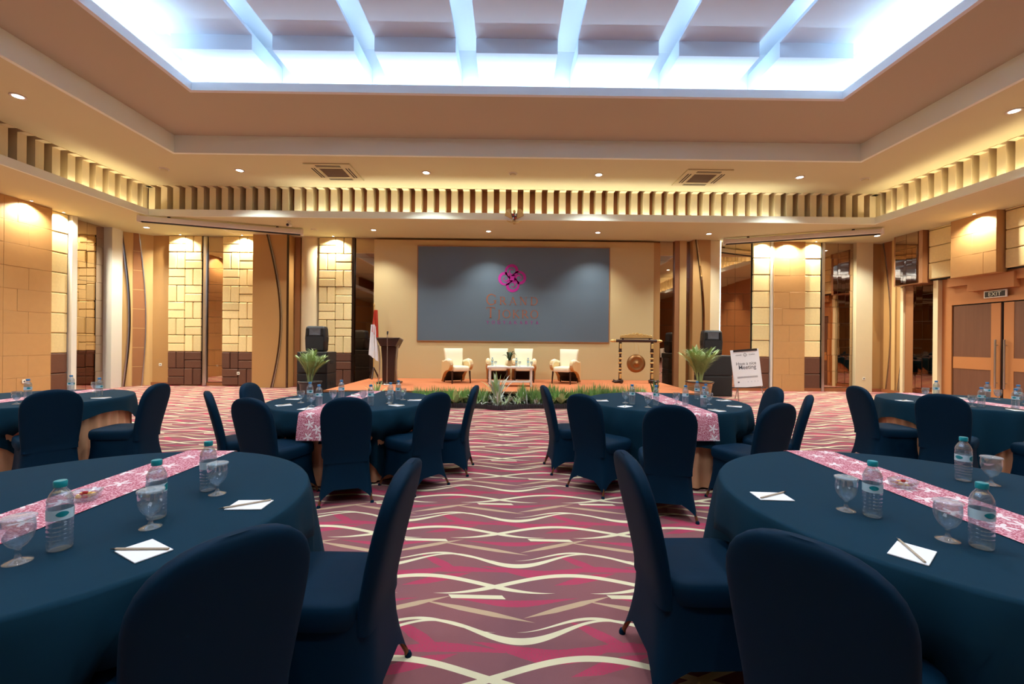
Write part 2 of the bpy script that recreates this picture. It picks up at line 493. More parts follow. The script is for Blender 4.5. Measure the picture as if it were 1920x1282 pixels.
MB().ring(grow(TRAY, 0.06), grow(TRAY, -0.012), H3 - 0.004, H3 + 0.14).build('tray_fascia', 'white', ceiling)
MB().ring(grow(TRAY, 0.8), grow(TRAY, 0.7), H3 + 0.03, H4).build('tray_wall', 'white', ceiling)
# white fins: an upright against the recess back and an arm under the recess top
def fin_mesh(hw):
    b = MB()
    # local: +y points outwards into the recess, origin at the band's inner face
    b.box(-hw, hw, 0.20, 0.45, H1 + 0.04, H2 - 0.01)
    b.box(-hw, hw, 0.04, 0.45, H2 - 0.01, H2 + 0.075)
    return b.mesh('fin', 'fin')
fm = fin_mesh(0.082)
n = 61
for k in range(n):
    link('fin', fm, corn, (-9.38 + k * 0.3165, BAND[3], 0), 0)
for k in range(40):
    y = 11.36 - k * 0.318
    link('fin', fm, corn, (BAND[0], y, 0), PI / 2)
    link('fin', fm, corn, (BAND[1], y, 0), -PI / 2)
# hanging panels in the tray: seven bays, a low border row along the far and near edge
gaps = [-4.19, -2.48, -0.77, 0.95, 2.66, 4.37]
edges = [-5.93] + [g + s * 0.172 for g in gaps for s in (-1, 1)] + [5.95]
for i in range(7):
    x0, x1 = edges[2 * i], edges[2 * i + 1]
    for (y0, y1) in ((4.35, 7.31), (1.15, 4.0), (-1.5, 0.8)):
        MB().box(x0, x1, y0, y1, 6.55, 6.61).build('ceiling_panel', 'panelw', ceiling)
    if i == 0: x0 = -5.72
    if i == 6: x1 = 5.80
    MB().box(x0, x1, 7.31, 8.29, 6.30, 6.60).build('border_panel', 'panelw', ceiling)
    MB().box(x0, x1, -2.49, -1.5, 6.30, 6.60).build('border_panel', 'panelw', ceiling)

# ------------------------------------------------------------------ walls
wall_far = struct(MB().box(XL - 0.2, XR + 0.2, YF, YF + 0.2, 0, H1).build('wall_far', 'tan'))
wall_west = struct(MB().box(XL - 0.2, XL, YB, YF, 0, H1).build('wall_west', 'tan'))
wall_east = struct(MB().box(XR, XR + 0.2, YB, YF, 0, H1).build('wall_east', 'doorf'))
wall_near = struct(MB().box(XL - 0.2, XR + 0.2, YB - 0.2, YB, 0, H1).build('wall_near', 'gold'))

class Frame:
    """a wall face: u runs along it, n points into the room"""
    def __init__(s, ox, oy, dx, dy, nx, ny): s.o, s.d, s.n = (ox, oy), (dx, dy), (nx, ny)
    def p(s, u, z, n): return (s.o[0] + s.d[0] * u + s.n[0] * n, s.o[1] + s.d[1] * u + s.n[1] * n, z)
    def flip(s): return s.d[0] * s.n[1] - s.d[1] * s.n[0] > 0
    def box(s, mb, u0, u1, z0, z1, n0, n1, b=0.0):
        t = MB()
        (t.bbox if b else t.box)(u0, u1, n0, n1, z0, z1, *((b,) if b else ()))
        fs = t.f if s.flip() else [tuple(reversed(q)) for q in t.f]
        return mb.add([s.p(u, z, nn) for u, nn, z in t.v], fs)
    def poly(s, mb, pts, n0, n1):
        t = MB().prism(pts, lambda u, z, k: (u, n1 if k else n0, z))
        fs = [tuple(reversed(q)) for q in t.f] if s.flip() else t.f
        return mb.add([s.p(u, z, nn) for u, nn, z in t.v], fs)
    def rz(s): return math.atan2(s.d[1], s.d[0])

FAR = Frame(0, YF, 1, 0, 0, -1)                   # u = X
WEST = Frame(XL, 0, 0, 1, 1, 0)                   # u = Y
EAST = Frame(XR, 0, 0, 1, -1, 0)                  # u = Y
c0, c1 = (-11.56, 12.88), (-10.95, 13.45)
cl = math.hypot(c1[0] - c0[0], c1[1] - c0[1]); cd = ((c1[0] - c0[0]) / cl, (c1[1] - c0[1]) / cl)
CORNER = Frame(c0[0], c0[1], cd[0], cd[1], cd[1], -cd[0])

def part(fr, par, name, mat, u0, u1, z0, z1, n1, n0=0.0, b=0.0):
    return fr.box(MB(), u0, u1, z0, z1, n0, n1, b).build(name, mat, par)

TILE = {}
def stone_tile(fr, par, u0, u1, z0, z1, n0, mat):
    """one cushion-edged tile, mesh shared between tiles of one size"""
    wq, hq = round(u1 - u0, 3), round(z1 - z0, 3)
    key = (wq, hq, mat, fr.flip())
    if key not in TILE:
        t = MB().bbox(0, wq - 0.012, 0.0, 0.06, 0, hq - 0.012, 0.018)
        sg = -1 if fr.flip() is False else 1
        # local x along the wall, local y = out of the wall (mirrored where the frame is left-handed)
        if not fr.flip():
            TILE[key] = MB().add([(p[0], -p[1], p[2]) for p in t.v], [tuple(reversed(q)) for q in t.f]).mesh('stone_tile', mat)
        else:
            TILE[key] = t.mesh('stone_tile', mat)
    return link('stone_tile', TILE[key], par, fr.p(u0 + 0.006, z0 + 0.006, n0 + random.uniform(0, 0.014)), fr.rz())

def basket(fr, wall, u0, cols, name='stone_panel', m=0.508, n0=0.05, zdado=2):
    par = part(fr, wall, name, 'dark', u0, u0 + cols * m, 0.0, H1, n0)
    for r in range(10):
        z0 = 0.03 + r * m
        z1 = min(z0 + m, H1)
        mat = 'stone_dk' if r < zdado else 'stone'
        for c in range(cols):
            a, e = u0 + c * m, u0 + (c + 1) * m
            if z1 - z0 < 0.12: 
                if z1 - z0 > 0.02: stone_tile(fr, par, a, e, z0, z1, n0, mat)
            elif (r + c) % 2:
                stone_tile(fr, par, a, (a + e) / 2, z0, z1, n0, mat); stone_tile(fr, par, (a + e) / 2, e, z0, z1, n0, mat)
            else:
                zm = (z0 + z1) / 2
                stone_tile(fr, par, a, e, z0, zm, n0, mat); stone_tile(fr, par, a, e, zm, z1, n0, mat)
    return par

def tilecol(fr, wall, u0, u1, n0=0.05, z0=0.03, m=0.508, dado=2, z1=H1, name='stone_column'):
    par = part(fr, wall, name, 'dark', u0, u1, z0 - 0.03, z1, n0)
    z, r = z0, 0
    while z < z1 - 0.02:
        e = min(z + m, z1); stone_tile(fr, par, u0, u1, z, e, n0, 'stone_dk' if r < dado else 'stone'); z = e; r += 1
    return par

MT = {}
def mirror(fr, wall, u0, u1, z0, z1, n0=0.02, cols=2, name='mirror_panel'):
    """bronze mirror tiles on a backing, each tile a little out of true"""
    par = part(fr, wall, name, 'joint', u0, u1, z0, z1, n0)
    w = (u1 - u0) / cols
    for c in range(cols):
        z = z0 + (0.0 if c % 2 else 0.0)
        k = 0
        while z < z1 - 0.03:
            h = [0.5, 0.25, 0.5, 0.5, 0.25, 0.5, 0.5][(k * 3 + c * 2) % 7]
            e = min(z + h, z1)
            if z1 - e < 0.1: e = z1
            halves = 2 if (cols > 1 and (k + c) % 3 == 1 and h > 0.4) else 1
            for q in range(halves):
                a, b_ = u0 + c * w + q * w / halves, u0 + c * w + (q + 1) * w / halves
                wq, hq = b_ - a - 0.008, e - z - 0.008
                o = fr.box(MB(), -wq / 2, wq / 2, -hq / 2, hq / 2, 0.0, 0.012)
                o.v = [(p[0] - fr.o[0], p[1] - fr.o[1], p[2]) for p in o.v]
                ob = o.build('mirror_tile', 'mirror', par, fr.p((a + b_) / 2, (z + e) / 2, n0 + 0.004))
                j = 0.006
                ob.rotation_euler = (random.uniform(-j, j) if abs(fr.d[0]) > 0.5 else 0, random.uniform(-j, j) if abs(fr.d[1]) > 0.5 else 0, random.uniform(-j, j))
            z = e; k += 1
    return par

def scurve(u_top, u_mid, u_bot, z0=0.0, z1=H1, n=22, zm=0.42):
    """u(z) of a bowed strip: top, bulge, foot"""
    out = []
    for k in range(n + 1):
        t = k / n; z = z0 + (z1 - z0) * t
        if t < zm: s = t / zm; u = u_bot + (u_mid - u_bot) * math.sin(s * PI / 2)
        else: s = (t - zm) / (1 - zm); u = u_mid + (u_top - u_mid) * (1 - math.cos(s * PI / 2))
        out.append((u, z))
    return out
def ribbon(fr, par, cv, wd, n0, n1, mat, name='curved_strip'):
    mb = MB(); L = [(u, z) for u, z in cv]
    for (u, z), (u2, z2) in zip(L, L[1:]):
        fr.poly(mb, [(u, z), (u + wd, z), (u2 + wd, z2), (u2, z2)], n0, n1)
    return mb.build(name, mat, par)
def halfmoon(fr, par, cv, ue, n0, n1, mat, name):
    """board between a bowed edge and the straight edge ue"""
    mb = MB()
    for (u, z), (u2, z2) in zip(cv, cv[1:]):
        q = [(u, z), (ue, z), (ue, z2), (u2, z2)]
        if u > ue: q = [(ue, z), (u, z), (u2, z2), (ue, z2)]
        fr.poly(mb, q, n0, n1)
    return mb.build(name, mat, par)

# far wall, west of the stage
part(FAR, wall_far, 'wood_panel', 'tan', -10.95, -10.46, 0, H1, 0.04)
basket(FAR, wall_far, -10.44, 2)
part(FAR, wall_far, 'steel_column', 'steel', -9.40, -9.28, 0, H1, 0.10, b=0.02)
mirror(FAR, wall_far, -9.27, -8.80, 0.12, H1, cols=1)
basket(FAR, wall_far, -8.79, 2)
part(FAR, wall_far, 'dark_trim', 'steel_dk', -7.76, -7.70, 0, H1, 0.09)
pier = part(FAR, wall_far, 'wood_pier', 'tan', -7.69, -6.62, 0, H1, 0.42, b=0.01)
ribbon(FAR, pier, scurve(-7.28, -6.86, -7.12), 0.055, 0.42, 0.445, 'steel_dk')
ribbon(FAR, pier, scurve(-7.225, -6.805, -7.065), 0.015, 0.42, 0.455, 'steel')
part(FAR, pier, 'pier_edge', 'steel_dk', -6.66, -6.61, 0, H1, 0.44, 0.40)
part(FAR, wall_far, 'wood_panel', 'tan_dk', -6.61, -6.44, 0, H1, 0.05)
pts = [(-6.15 + 0.27 * math.cos(a), 13.45 - 0.16 * math.sin(a)) for a in [PI * k / 14 for k in range(15)]]
MB().loft([[(x, y, z) for x, y in pts] for z in (0, H1)], False, False, True, False).build('round_pilaster', 'col', wall_far)
basket(FAR, wall_far, -5.85, 2)
part(FAR, wall_far, 'dark_trim', 'steel_dk', -4.83, -4.76, 0, H1, 0.10)
mirror(FAR, wall_far, -4.75, -4.16, 0.0, H1, cols=1)
# far wall, east of the stage
mirror(FAR, wall_far, 4.66, 5.12, 0.0, H1, cols=1)
part(FAR, wall_far, 'wood_panel', 'tan_dk', 5.10, 5.24, 0, H1, 0.12)
part(FAR, wall_far, 'gold_pilaster', 'gold', 5.24, 5.45, 0, H1, 0.14)
mirror(FAR, wall_far, 5.45, 5.58, 0.0, H1, cols=1)
pier = part(FAR, wall_far, 'wood_pier', 'tan', 5.58, 6.12, 0, H1, 0.30, b=0.01)
cv = scurve(5.66, 5.90, 5.86)
ribbon(FAR, pier, cv, 0.05, 0.30, 0.32, 'mirror'); ribbon(FAR, pier, [(u - 0.02, z) for u, z in cv], 0.02, 0.30, 0.335, 'steel_dk')
part(FAR, wall_far, 'pale_pilaster', 'col', 6.12, 6.45, 0, H1, 0.22, b=0.01)
part(FAR, wall_far, 'led_strip', 'ledm', 6.455, 6.50, 1.6, H1, 0.16)
mirror(FAR, wall_far, 6.52, 7.50, 0.0, H1, cols=2)
tilecol(FAR, wall_far, 7.52, 8.06)
part(FAR, wall_far, 'pale_trim', 'colw', 8.07, 8.13, 0, H1, 0.15)
tp = part(FAR, wall_far, 'tan_panel', 'stone_tan', 8.14, 9.10, 0, H1, 0.17)
rnd = random.Random(3)
def panel_tiles(fr, par, u0, u1, z0, z1, n0):
    z = z0; r = 0
    while z < z1 - 0.02:
        e = min(z + 0.508, z1); us = [u0, (u0 + u1) / 2, u1] if r % 2 else [u0, u0 + (u1 - u0) * 0.27, u1] if r % 4 == 0 else [u0, u1]
        for a, b_ in zip(us, us[1:]):
            fr.box(MB(), a + 0.002, b_ - 0.002, z + 0.002, e - 0.002, n0, n0 + 0.012 + rnd.uniform(0, 0.004), 0.003).build('tan_tile', 'stone_tan', par)
        z = e; r += 1
panel_tiles(FAR, tp, 8.14, 9.10, 0, H1, 0.17)
tilecol(FAR, wall_far, 9.11, 9.64)
part(FAR, wall_far, 'steel_trim', 'steel', 9.65, 9.73, 0, H1, 0.15)
mirror(FAR, wall_far, 9.74, 10.69, 0.12, H1, cols=2)
part(FAR, wall_far, 'pale_pilaster', 'col', 10.70, 11.21, 0, H1, 0.16)
part(FAR, wall_far, 'wood_panel', 'tan', 11.21, 11.6, 0, H1, 0.02)

# west wall and the chamfered corner with its bowed strips
tp = part(WEST, wall_west, 'tan_panel', 'stone_tan', -7.9, 10.70, 0, H1, 0.38)
for k in range(3):
    panel_tiles(WEST, tp, 10.70 - (k + 1) * 1.016, 10.70 - k * 1.016, 0, H1, 0.38)
tilecol(WEST, wall_west, 10.72, 11.26, n0=0.16)
part(WEST, wall_west, 'white_trim', 'colw', 11.28, 11.42, 0, H1, 0.30)
mirror(WEST, wall_west, 11.44, 12.44, 0.0, H1, cols=2)
part(WEST, wall_west, 'white_pilaster', 'colw', 12.45, 12.74, 0, H1, 0.26)
part(WEST, wall_west, 'white_pilaster', 'colw', 12.74, 12.88, 0, H1, 0.18)
cp = part(CORNER, wall_west, 'corner_panel', 'gold', 0, cl, 0, H1, 0.02, -0.3)
cv = scurve(0.04, 0.24, 0.12)
ribbon(CORNER, cp, cv, 0.025, 0.02, 0.05, 'steel'); ribbon(CORNER, cp, [(u + 0.027, z) for u, z in cv], 0.03, 0.02, 0.035, 'steel_dk')
cv = scurve(0.46, 0.63, 0.55)
halfmoon(CORNER, cp, cv, 0.34, 0.02, 0.032, 'tan_dk', 'brown_inlay'); ribbon(CORNER, cp, cv, 0.022, 0.02, 0.05, 'steel')
for k in range(1, 8):
    z = k * 0.58
    u = min(cv, key=lambda q: abs(q[1] - z))[0]
    part(CORNER, cp, 'inlay_joint', 'gold', 0.34, u, z, z + 0.012, 0.035, 0.02)
# east wall: bowed wood, mirror boxes, door
ep = part(EAST, wall_east, 'wood_panel', 'tan', 12.62, 13.45, 0, H1, 0.03)
cv = scurve(13.30, 13.02, 13.18)
halfmoon(EAST, ep, cv, 12.98, 0.03, 0.05, 'tan_dk', 'brown_inlay')
ribbon(EAST, ep, cv, 0.03, 0.03, 0.07, 'steel')
part(EAST, ep, 'gold_pilaster', 'gold', 12.86, 12.98, 0, H1, 0.08)
cv = scurve(12.83, 12.62, 12.78)
ribbon(EAST, ep, cv, 0.03, 0.03, 0.06, 'steel_dk'); ribbon(EAST, ep, [(u - 0.02, z) for u, z in cv], 0.02, 0.03, 0.07, 'steel')
part(EAST, wall_east, 'pale_pilaster', 'col', 12.55, 12.64, 0, 3.12, 0.12)
part(EAST, wall_east, 'wood_panel', 'tan_dk', 12.30, 12.55, 0, H1, 0.06)
mirror(EAST, wall_east, 11.66, 12.40, 0.12, 3.16, n0=0.04, cols=2)
bx = part(EAST, wall_east, 'mirror_box', 'tan_dk', 11.74, 12.62, 3.16, H1, 0.34)
mirror(EAST, bx, 11.86, 12.56, 3.18, H1, n0=0.34, cols=2, name='mirror_face')
part(EAST, wall_east, 'pale_pilaster', 'col', 11.53, 11.66, 0, 3.2, 0.12)
tilecol(EAST, wall_east, 10.97, 11.72, n0=0.14, z0=3.24, dado=0, m=0.44)
tp = part(EAST, wall_east, 'tan_panel', 'stone_tan', 9.92, 10.96, 3.16, H1, 0.36)
panel_tiles(EAST, tp, 9.92, 10.96, 3.16, H1, 0.36)
tilecol(EAST, wall_east, 9.2, 9.90, n0=0.14, z0=3.24, dado=0, m=0.44)
part(EAST, wall_east, 'stepped_board', 'doorf', 9.75, 10.75, 2.80, 3.16, 0.16)
part(EAST, wall_east, 'stepped_board', 'doorf', 9.3, 11.30, 2.98, 3.22, 0.10)
for z0, z1, n in ((0, 0.10, 0.03),):
    part(FAR, wall_far, 'skirting', 'plinth', -11.0, -4.2, z0, z1, n + 0.03)
    part(FAR, wall_far, 'skirting', 'plinth', 4.7, 11.55, z0, z1, n + 0.10)
    part(EAST, wall_east, 'skirting', 'plinth', 11.3, 13.4, z0, z1, n + 0.06)

# double door in the east wall
door = struct(part(EAST, None, 'door_1', 'dark', 8.86, 11.22, 0, 2.50, 0.015, -0.05))
for (a, b_) in ((11.22, 11.34), (8.74, 8.86)):
    part(EAST, door, 'door_jamb', 'doorf', a, b_, 0, 2.62, 0.06)
part(EAST, door, 'door_head', 'doorf', 8.86, 11.22, 2.50, 2.62, 0.06)
def leaf(a, b_, inner):
    """inner = the meeting stile's side (u)"""
    lf = part(EAST, door, 'door_leaf', 'doorw', a, b_, 0.01, 2.47, 0.045, 0.015)
    s0, s1 = (a, a + 0.2) if inner == a else (b_ - 0.2, b_)
    part(EAST, lf, 'stile', 'doorf', s0, s1, 0.01, 2.47, 0.055, 0.045)
    part(EAST, lf, 'rail', 'doorf', (s1 if inner == a else a), (b_ if inner == a else s0), 0.87, 1.17, 0.055, 0.045)
    hu = a + 0.06 if inner == a else b_ - 0.06
    hb = MB().tube([EAST.p(hu, 0.45, 0.11), EAST.p(hu, 1.60, 0.11)], 0.020, 10)
    for z in (0.58, 1.47): hb.tube([EAST.p(hu, z, 0.05), EAST.p(hu, z, 0.11)], 0.010, 8)
    hb.build('pull_handle', 'steel', lf)
leaf(10.10, 11.18, 10.10)
leaf(8.92, 10.03, 10.03)
# ================================================================== lamps and fittings in the ceiling
def spot(name, par, loc, watts, size, color, blend=0.7, rot=(0, 0, 0), rad=0.05):
    d = bpy.data.lights.new(name, 'SPOT'); d.energy, d.spot_size, d.spot_blend, d.color, d.shadow_soft_size = watts, size, blend, color, rad
    o = bpy.data.objects.new(name, d); COL.objects.link(o); o.parent = par; o.location = loc; o.rotation_euler = rot
    return o
dl_ring = MB().lathe([(0.062, 0.0), (0.085, -0.004), (0.09, 0.0), (0.09, 0.012), (0.062, 0.012)], 24, cap0=False, cap1=False).mesh('trim_ring', 'trimw')
dl_lens = MB().lathe([(0.064, 0.003), (0.03, 0.001), (0.004, 0.0)], 24, cap0=False, cap1=True).mesh('lens', 'lamp')
def downlight(x, y, z, watts, size, color, label, group, s=1.0, rot=(0, 0, 0), rad=0.06):
    t = thing('recessed_downlight', label, 'ceiling light', (x, y, z - 0.012), 0, group)
    a = link('trim_ring', dl_ring, t); b = link('lens', dl_lens, t)
    a.scale = b.scale = (s, s, 1)
    spot('downlight_beam', t, (0, 0, -0.02), watts, size, color, rot=rot, rad=rad)
    return t
W_TRAY = 165.0
W_HI, W_LO, W_WASH = 380.0, 190.0, 230.0
names = ['round downlight in the upper soffit right of the far left smoke detector', 'brightest round downlight in the upper soffit just right of the left air vent',
         'small round downlight in the upper soffit right of the middle smoke detector', 'round downlight in the upper soffit right of the right air vent']
for x, lb in zip((-6.34, -1.98, 2.08, 6.84), names):
    downlight(x, 10.2, H2, W_HI, 2.2, NEUT, lb, 'downlights in the upper soffit', 1.15)
downlight(-8.1, 7.18, H2, W_HI, 2.2, NEUT, 'round downlight in the upper soffit at the left picture edge', 'downlights in the upper soffit', 1.15)
downlight(8.45, 7.22, H2, W_HI, 2.2, NEUT, 'round downlight in the upper soffit at the right picture edge', 'downlights in the upper soffit', 1.15)
for y in (4.0, 0.8):
    for x in (-8.15, 8.45):
        downlight(x, y, H2, W_HI, 2.2, NEUT, 'round downlight in the upper soffit along the side of the hall', 'side downlights of the upper soffit', 1.15)
for x in (-3.34, 0.09, 3.51):
    for y in (5.2, 2.6, -0.3):
        downlight(x, y, 6.55, W_TRAY, 2.3, (0.95, 0.97, 1.0), 'round downlight in a hanging ceiling panel overhead', 'downlights in the hanging panels', 1.2, rad=0.07)
lows = [(-10.33, 'round downlight in the low soffit before the left corner'), (-3.89, 'round downlight in the low soffit above the lectern'),
        (-0.61, 'round downlight in the low soffit above the middle of the screen'), (2.52, 'round downlight in the low soffit above the right end of the screen'),
        (5.71, 'round downlight in the low soffit left of the right projection screen case'), (10.57, 'round downlight in the low soffit right of the right projection screen case')]
for x, lb in lows:
    downlight(x, 12.40, H1, W_LO, 1.9, NEUT, lb, 'downlights in the low soffit')
for y in (8.2, 4.6):
    for x in (-10.5, 10.6):
        downlight(x, y, H1, W_LO, 1.9, NEUT, 'round downlight in the low soffit along the side wall', 'side downlights of the low soffit')
# small wall washers set close to the clad walls
for x, y, lb in ((-9.98, 13.20, 'small wall washer lighting the left of the two stone panels'), (-8.12, 13.20, 'small wall washer lighting the right of the two stone panels'),
                 (8.55, 13.08, 'small wall washer above the tan panel behind the easel'), (-5.35, 13.18, 'small wall washer above the stone panel beside the stage'),
                 (-11.06, 10.10, 'small wall washer lighting the tan tiled wall at the left'), (11.06, 10.25, 'small wall washer above the exit door'),
                 (-11.24, 11.0, 'small wall washer above the stone column beside the left mirror'), (7.8, 13.20, 'small wall washer above the stone column left of the tan panel'), (9.38, 13.20, 'small wall washer above the stone column right of the tan panel')):
    downlight(x, y, H1, W_WASH, 2.5, WARM, lb, 'wall washers', 0.4, rad=0.03)

for x, y, lb in ((-8.08, 10.18, 'round smoke detector near the far left corner of the soffit'), (0.06, 10.2, 'round smoke detector above the middle of the stage'), (8.45, 10.26, 'round smoke detector near the far right corner of the soffit')):
    t = thing('smoke_detector', lb, 'smoke detector', (x, y, H2 - 0.05), 0, 'smoke detectors')
    MB().lathe([(0.0, 0.0), (0.06, 0.0), (0.075, 0.015), (0.075, 0.03)], 20, cap0=False).build('sensor_head', 'ceil', t)
    MB().lathe([(0.095, 0.03), (0.10, 0.04), (0.10, 0.05)], 20).build('mount', 'trimw', t)
for x, y, lb in ((-4.13, 10.23, 'ceiling air vent with square brown grille left of the emblem'), (4.55, 10.30, 'ceiling air vent with square brown grille right of the emblem')):
    t = thing('ceiling_air_vent', lb, 'air vent', (x, y, H2 - 0.035), 0, 'air vents')
    MB().ring((-0.52, 0.52, -0.5, 0.5), (-0.27, 0.27, -0.26, 0.26), 0.005, 0.035).build('frame', 'ceil', t)
    MB().box(-0.27, 0.27, -0.26, 0.26, 0.022, 0.035).build('grille', 'vent', t)
    for a in range(4):
        for r in (0.36, 0.42):
            e = MB()
            c_, s_ = round(math.cos(a * PI / 2)), round(math.sin(a * PI / 2))
            if c_: e.box(c_ * r - 0.012, c_ * r + 0.012, -0.28, 0.28, 0.0, 0.006)
            else: e.box(-0.28, 0.28, s_ * r - 0.012, s_ * r + 0.012, 0.0, 0.006)
            e.build('air_slot', 'dark', t)
# hanging projection-screen cases, turned towards the middle
def screen_case(x0, y0, x1, y1, lb):
    cx_, cy_ = (x0 + x1) / 2, (y0 + y1) / 2
    L = math.hypot(x1 - x0, y1 - y0); a = math.atan2(y1 - y0, x1 - x0)
    t = thing('projection_screen_case', lb, 'projector screen', (cx_, cy_, 4.40), a, 'projection screen cases')
    MB().bbox(-L / 2, L / 2, -0.07, 0.07, 0.03, 0.16, 0.02).build('case', 'trimw', t)
    MB().box(-L / 2 + 0.05, L / 2 - 0.05, -0.03, 0.03, 0.0, 0.03).build('screen_bar', 'black', t)
    for s in (-1, 1):
        MB().bbox(s * L / 2 - 0.03, s * L / 2 + 0.03, -0.08, 0.08, 0.0, 0.17, 0.01).build('end_cap', 'trimw', t)
        MB().box(s * L / 3 - 0.03, s * L / 3 + 0.03, -0.02, 0.02, 0.16, 0.2).build('hanger', 'black', t)
screen_case(-9.45, 11.12, -5.9, 12.36, 'long white projection screen case under the soffit on the left')
screen_case(6.42, 12.94, 9.95, 11.52, 'long white projection screen case under the soffit on the right')
t = thing('security_camera', 'small white security camera under the soffit left of the stage', 'camera', (-5.9, 11.62, H1 - 0.14))
MB().lathe([(0.05, 0.11), (0.05, 0.14)], 16).build('mount', 'trimw', t)
MB().tube([(0, 0, 0.11), (0, 0, 0.05)], 0.015, 8).build('arm', 'trimw', t)
MB().tube([(0, 0.09, 0.06), (0, -0.07, 0.03)], [0.042, 0.045], 14).build('body', 'trimw', t)
MB().tube([(0, -0.068, 0.031), (0, -0.085, 0.028)], 0.034, 14).build('lens', 'black', t)
t = thing('ceiling_speaker', 'round flush speaker in the low soffit above the left loudspeakers', 'speaker', (-5.59, 12.45, H1 - 0.012))
MB().lathe([(0.01, 0.0), (0.08, 0.002)], 20).build('grille', 'ceil', t); MB().lathe([(0.08, 0.0), (0.10, 0.004), (0.10, 0.012)], 20, cap0=False).build('rim', 'trimw', t)
t = thing('ceiling_hatch', 'flush rectangular service hatch in the low soffit above the stone panels', 'hatch', (-7.4, 12.75, H1 - 0.014))
MB().ring((-0.85, 0.85, -0.28, 0.28), (-0.80, 0.80, -0.23, 0.23), 0, 0.014).build('frame', 'trimw', t); MB().box(-0.80, 0.80, -0.23, 0.23, 0.004, 0.014).build('cover', 'ceil', t)

# gilt eagle emblem on the cornice band
t = thing('eagle_emblem', 'golden eagle emblem with spread wings and a shield on the cornice band', 'emblem', (0.11, 11.14, 4.50))
for s in (-1, 1):
    for k in range(7):
        a = math.radians(22 + k * 10); L = 0.27 - 0.012 * abs(k - 3)
        x0, z0 = s * 0.05, 0.13
        x1, z1 = x0 + s * L * math.cos(a) * 0.80, z0 + L * math.sin(a)
        MB().prism([(x0, z0 - 0.03), (x0 + s * 0.02, z0 + 0.03), (x1 + s * 0.006, z1 + 0.012), (x1 + s * 0.02, z1 - 0.02)][::s], lambda u, v, q: (u, 0.06 - 0.05 * q - 0.002 * k, v)).build('wing_feather', 'gilt', t)
MB().prism([(-0.06, 0.24), (-0.06, 0.12), (0, 0.05), (0.06, 0.12), (0.06, 0.24)], lambda u, v, q: (u, 0.01 - 0.03 * q, v)).build('shield', 'dkwood', t)
for (u, v, mt) in ((-0.028, 0.11, 'flagw'), (0.028, 0.20, 'flagw'), (-0.028, 0.20, 'red'), (0.028, 0.115, 'red')):
    MB().box(u - 0.018, u + 0.018, -0.025, -0.018, v - 0.026, v + 0.026).build('shield_field', mt, t)
MB().lathe([(0.028, -0.03), (0.034, 0.0), (0.022, 0.035), (0.006, 0.05)], 12, (0, 0.02, 0.29)).build('head', 'gilt', t)
MB().tube([(-0.02, 0.02, 0.30), (-0.06, 0.0, 0.30)], [0.014, 0.002], 8).build('beak', 'gilt', t)
MB().prism([(-0.20, 0.045), (-0.08, 0.0), (0.08, 0.0), (0.20, 0.045), (0.19, 0.065), (0.07, 0.03), (-0.07, 0.03), (-0.19, 0.065)], lambda u, v, q: (u, 0.05 - 0.04 * q, v)).build('ribbon', 'giltw', t)
for s in (-1, 1):
    MB().tube([(s * 0.02, 0.03, 0.10), (s * 0.045, 0.02, 0.02)], [0.018, 0.012], 8).build('foot', 'gilt', t)
MB().prism([(-0.05, 0.06), (-0.03, -0.03), (0.03, -0.03), (0.05, 0.06)], lambda u, v, q: (u, 0.06 - 0.02 * q, v)).build('tail', 'gilt', t)

# exit sign and sockets
t = thing('exit_sign', 'framed black EXIT sign above the double door', 'sign', EAST.p(10.19, 2.60, 0.065), 0)
def east_local(mb, u0, u1, z0, z1, n0, n1): return mb.box(-n1, -n0, u0, u1, z0, z1)
east_local(MB(), -0.24, 0.24, 0.0, 0.17, 0.0, 0.03).build('frame', 'trimw', t)
east_local(MB(), -0.215, 0.215, 0.02, 0.15, 0.03, 0.034).build('face', 'black', t)
letters(text_mesh('EXIT', 0.135, 0.002), 'steel', t, Matrix(((0, 0, -1, -0.037), (-1, 0, 0, 0.0), (0, 1, 0, 0.04), (0, 0, 0, 1))))
def socket(p, rz, lb):
    q = thing('wall_socket', lb, 'socket', p, rz, 'wall sockets')
    MB().bbox(-0.045, 0.045, -0.012, 0.0, -0.045, 0.045, 0.004).build('plate', 'socket', q)
    MB().lathe([(0.022, 0.0), (0.018, 0.004)], 14).build('outlet', 'ink', q).matrix_local = Matrix(((1, 0, 0, 0), (0, 0, -1, -0.010), (0, 1, 0, 0), (0, 0, 0, 1)))
socket((-8.26, 13.32, 0.40), 0, 'white wall socket on the brown tiles of the stone panel')
socket((10.95, 13.285, 0.41), 0, 'white wall socket at the foot of the pale pilaster in the right corner')
socket((-11.195, 10.10, 0.42), PI / 2, 'white wall socket low on the tan tiled wall at the left')
socket((-10.70, 13.405, 0.64), 0, 'white wall socket on the wood panel left of the stone panel')

# ================================================================== stage
SH = 0.30
stage = thing('stage', 'low stage with orange carpet and black front', 'stage', (0.11, 9.9, 0))
MB().box(-4.31, 4.31, 0.0, 3.37, SH - 0.035, SH).build('stage_top', 'stage', stage)
MB().box(-4.29, 4.29, 0.03, 3.37, 0.0, SH - 0.035).build('stage_front', 'stage_f', stage)
MB().box(-4.32, 4.32, -0.01, 0.02, SH - 0.04, SH + 0.004).build('nosing', 'tan_dk', stage)
bd = thing('stage_backdrop', 'tall plain beige backdrop wall behind the armchairs', 'backdrop', (0.15, 13.36, 0))
MB().box(-4.29, 4.28, -0.08, 0.08, 0.0, 4.53).build('panel', 'backdrop', bd)
MB().box(4.28, 4.50, -0.02, 0.08, 0.0, 4.53).build('side_return', 'tan', bd)
SCX, SCY = 0.13, 13.27
sc_ = thing('display_screen', 'large grey display screen with magenta swirl logo and hotel name', 'screen', (SCX, SCY, 1.46))
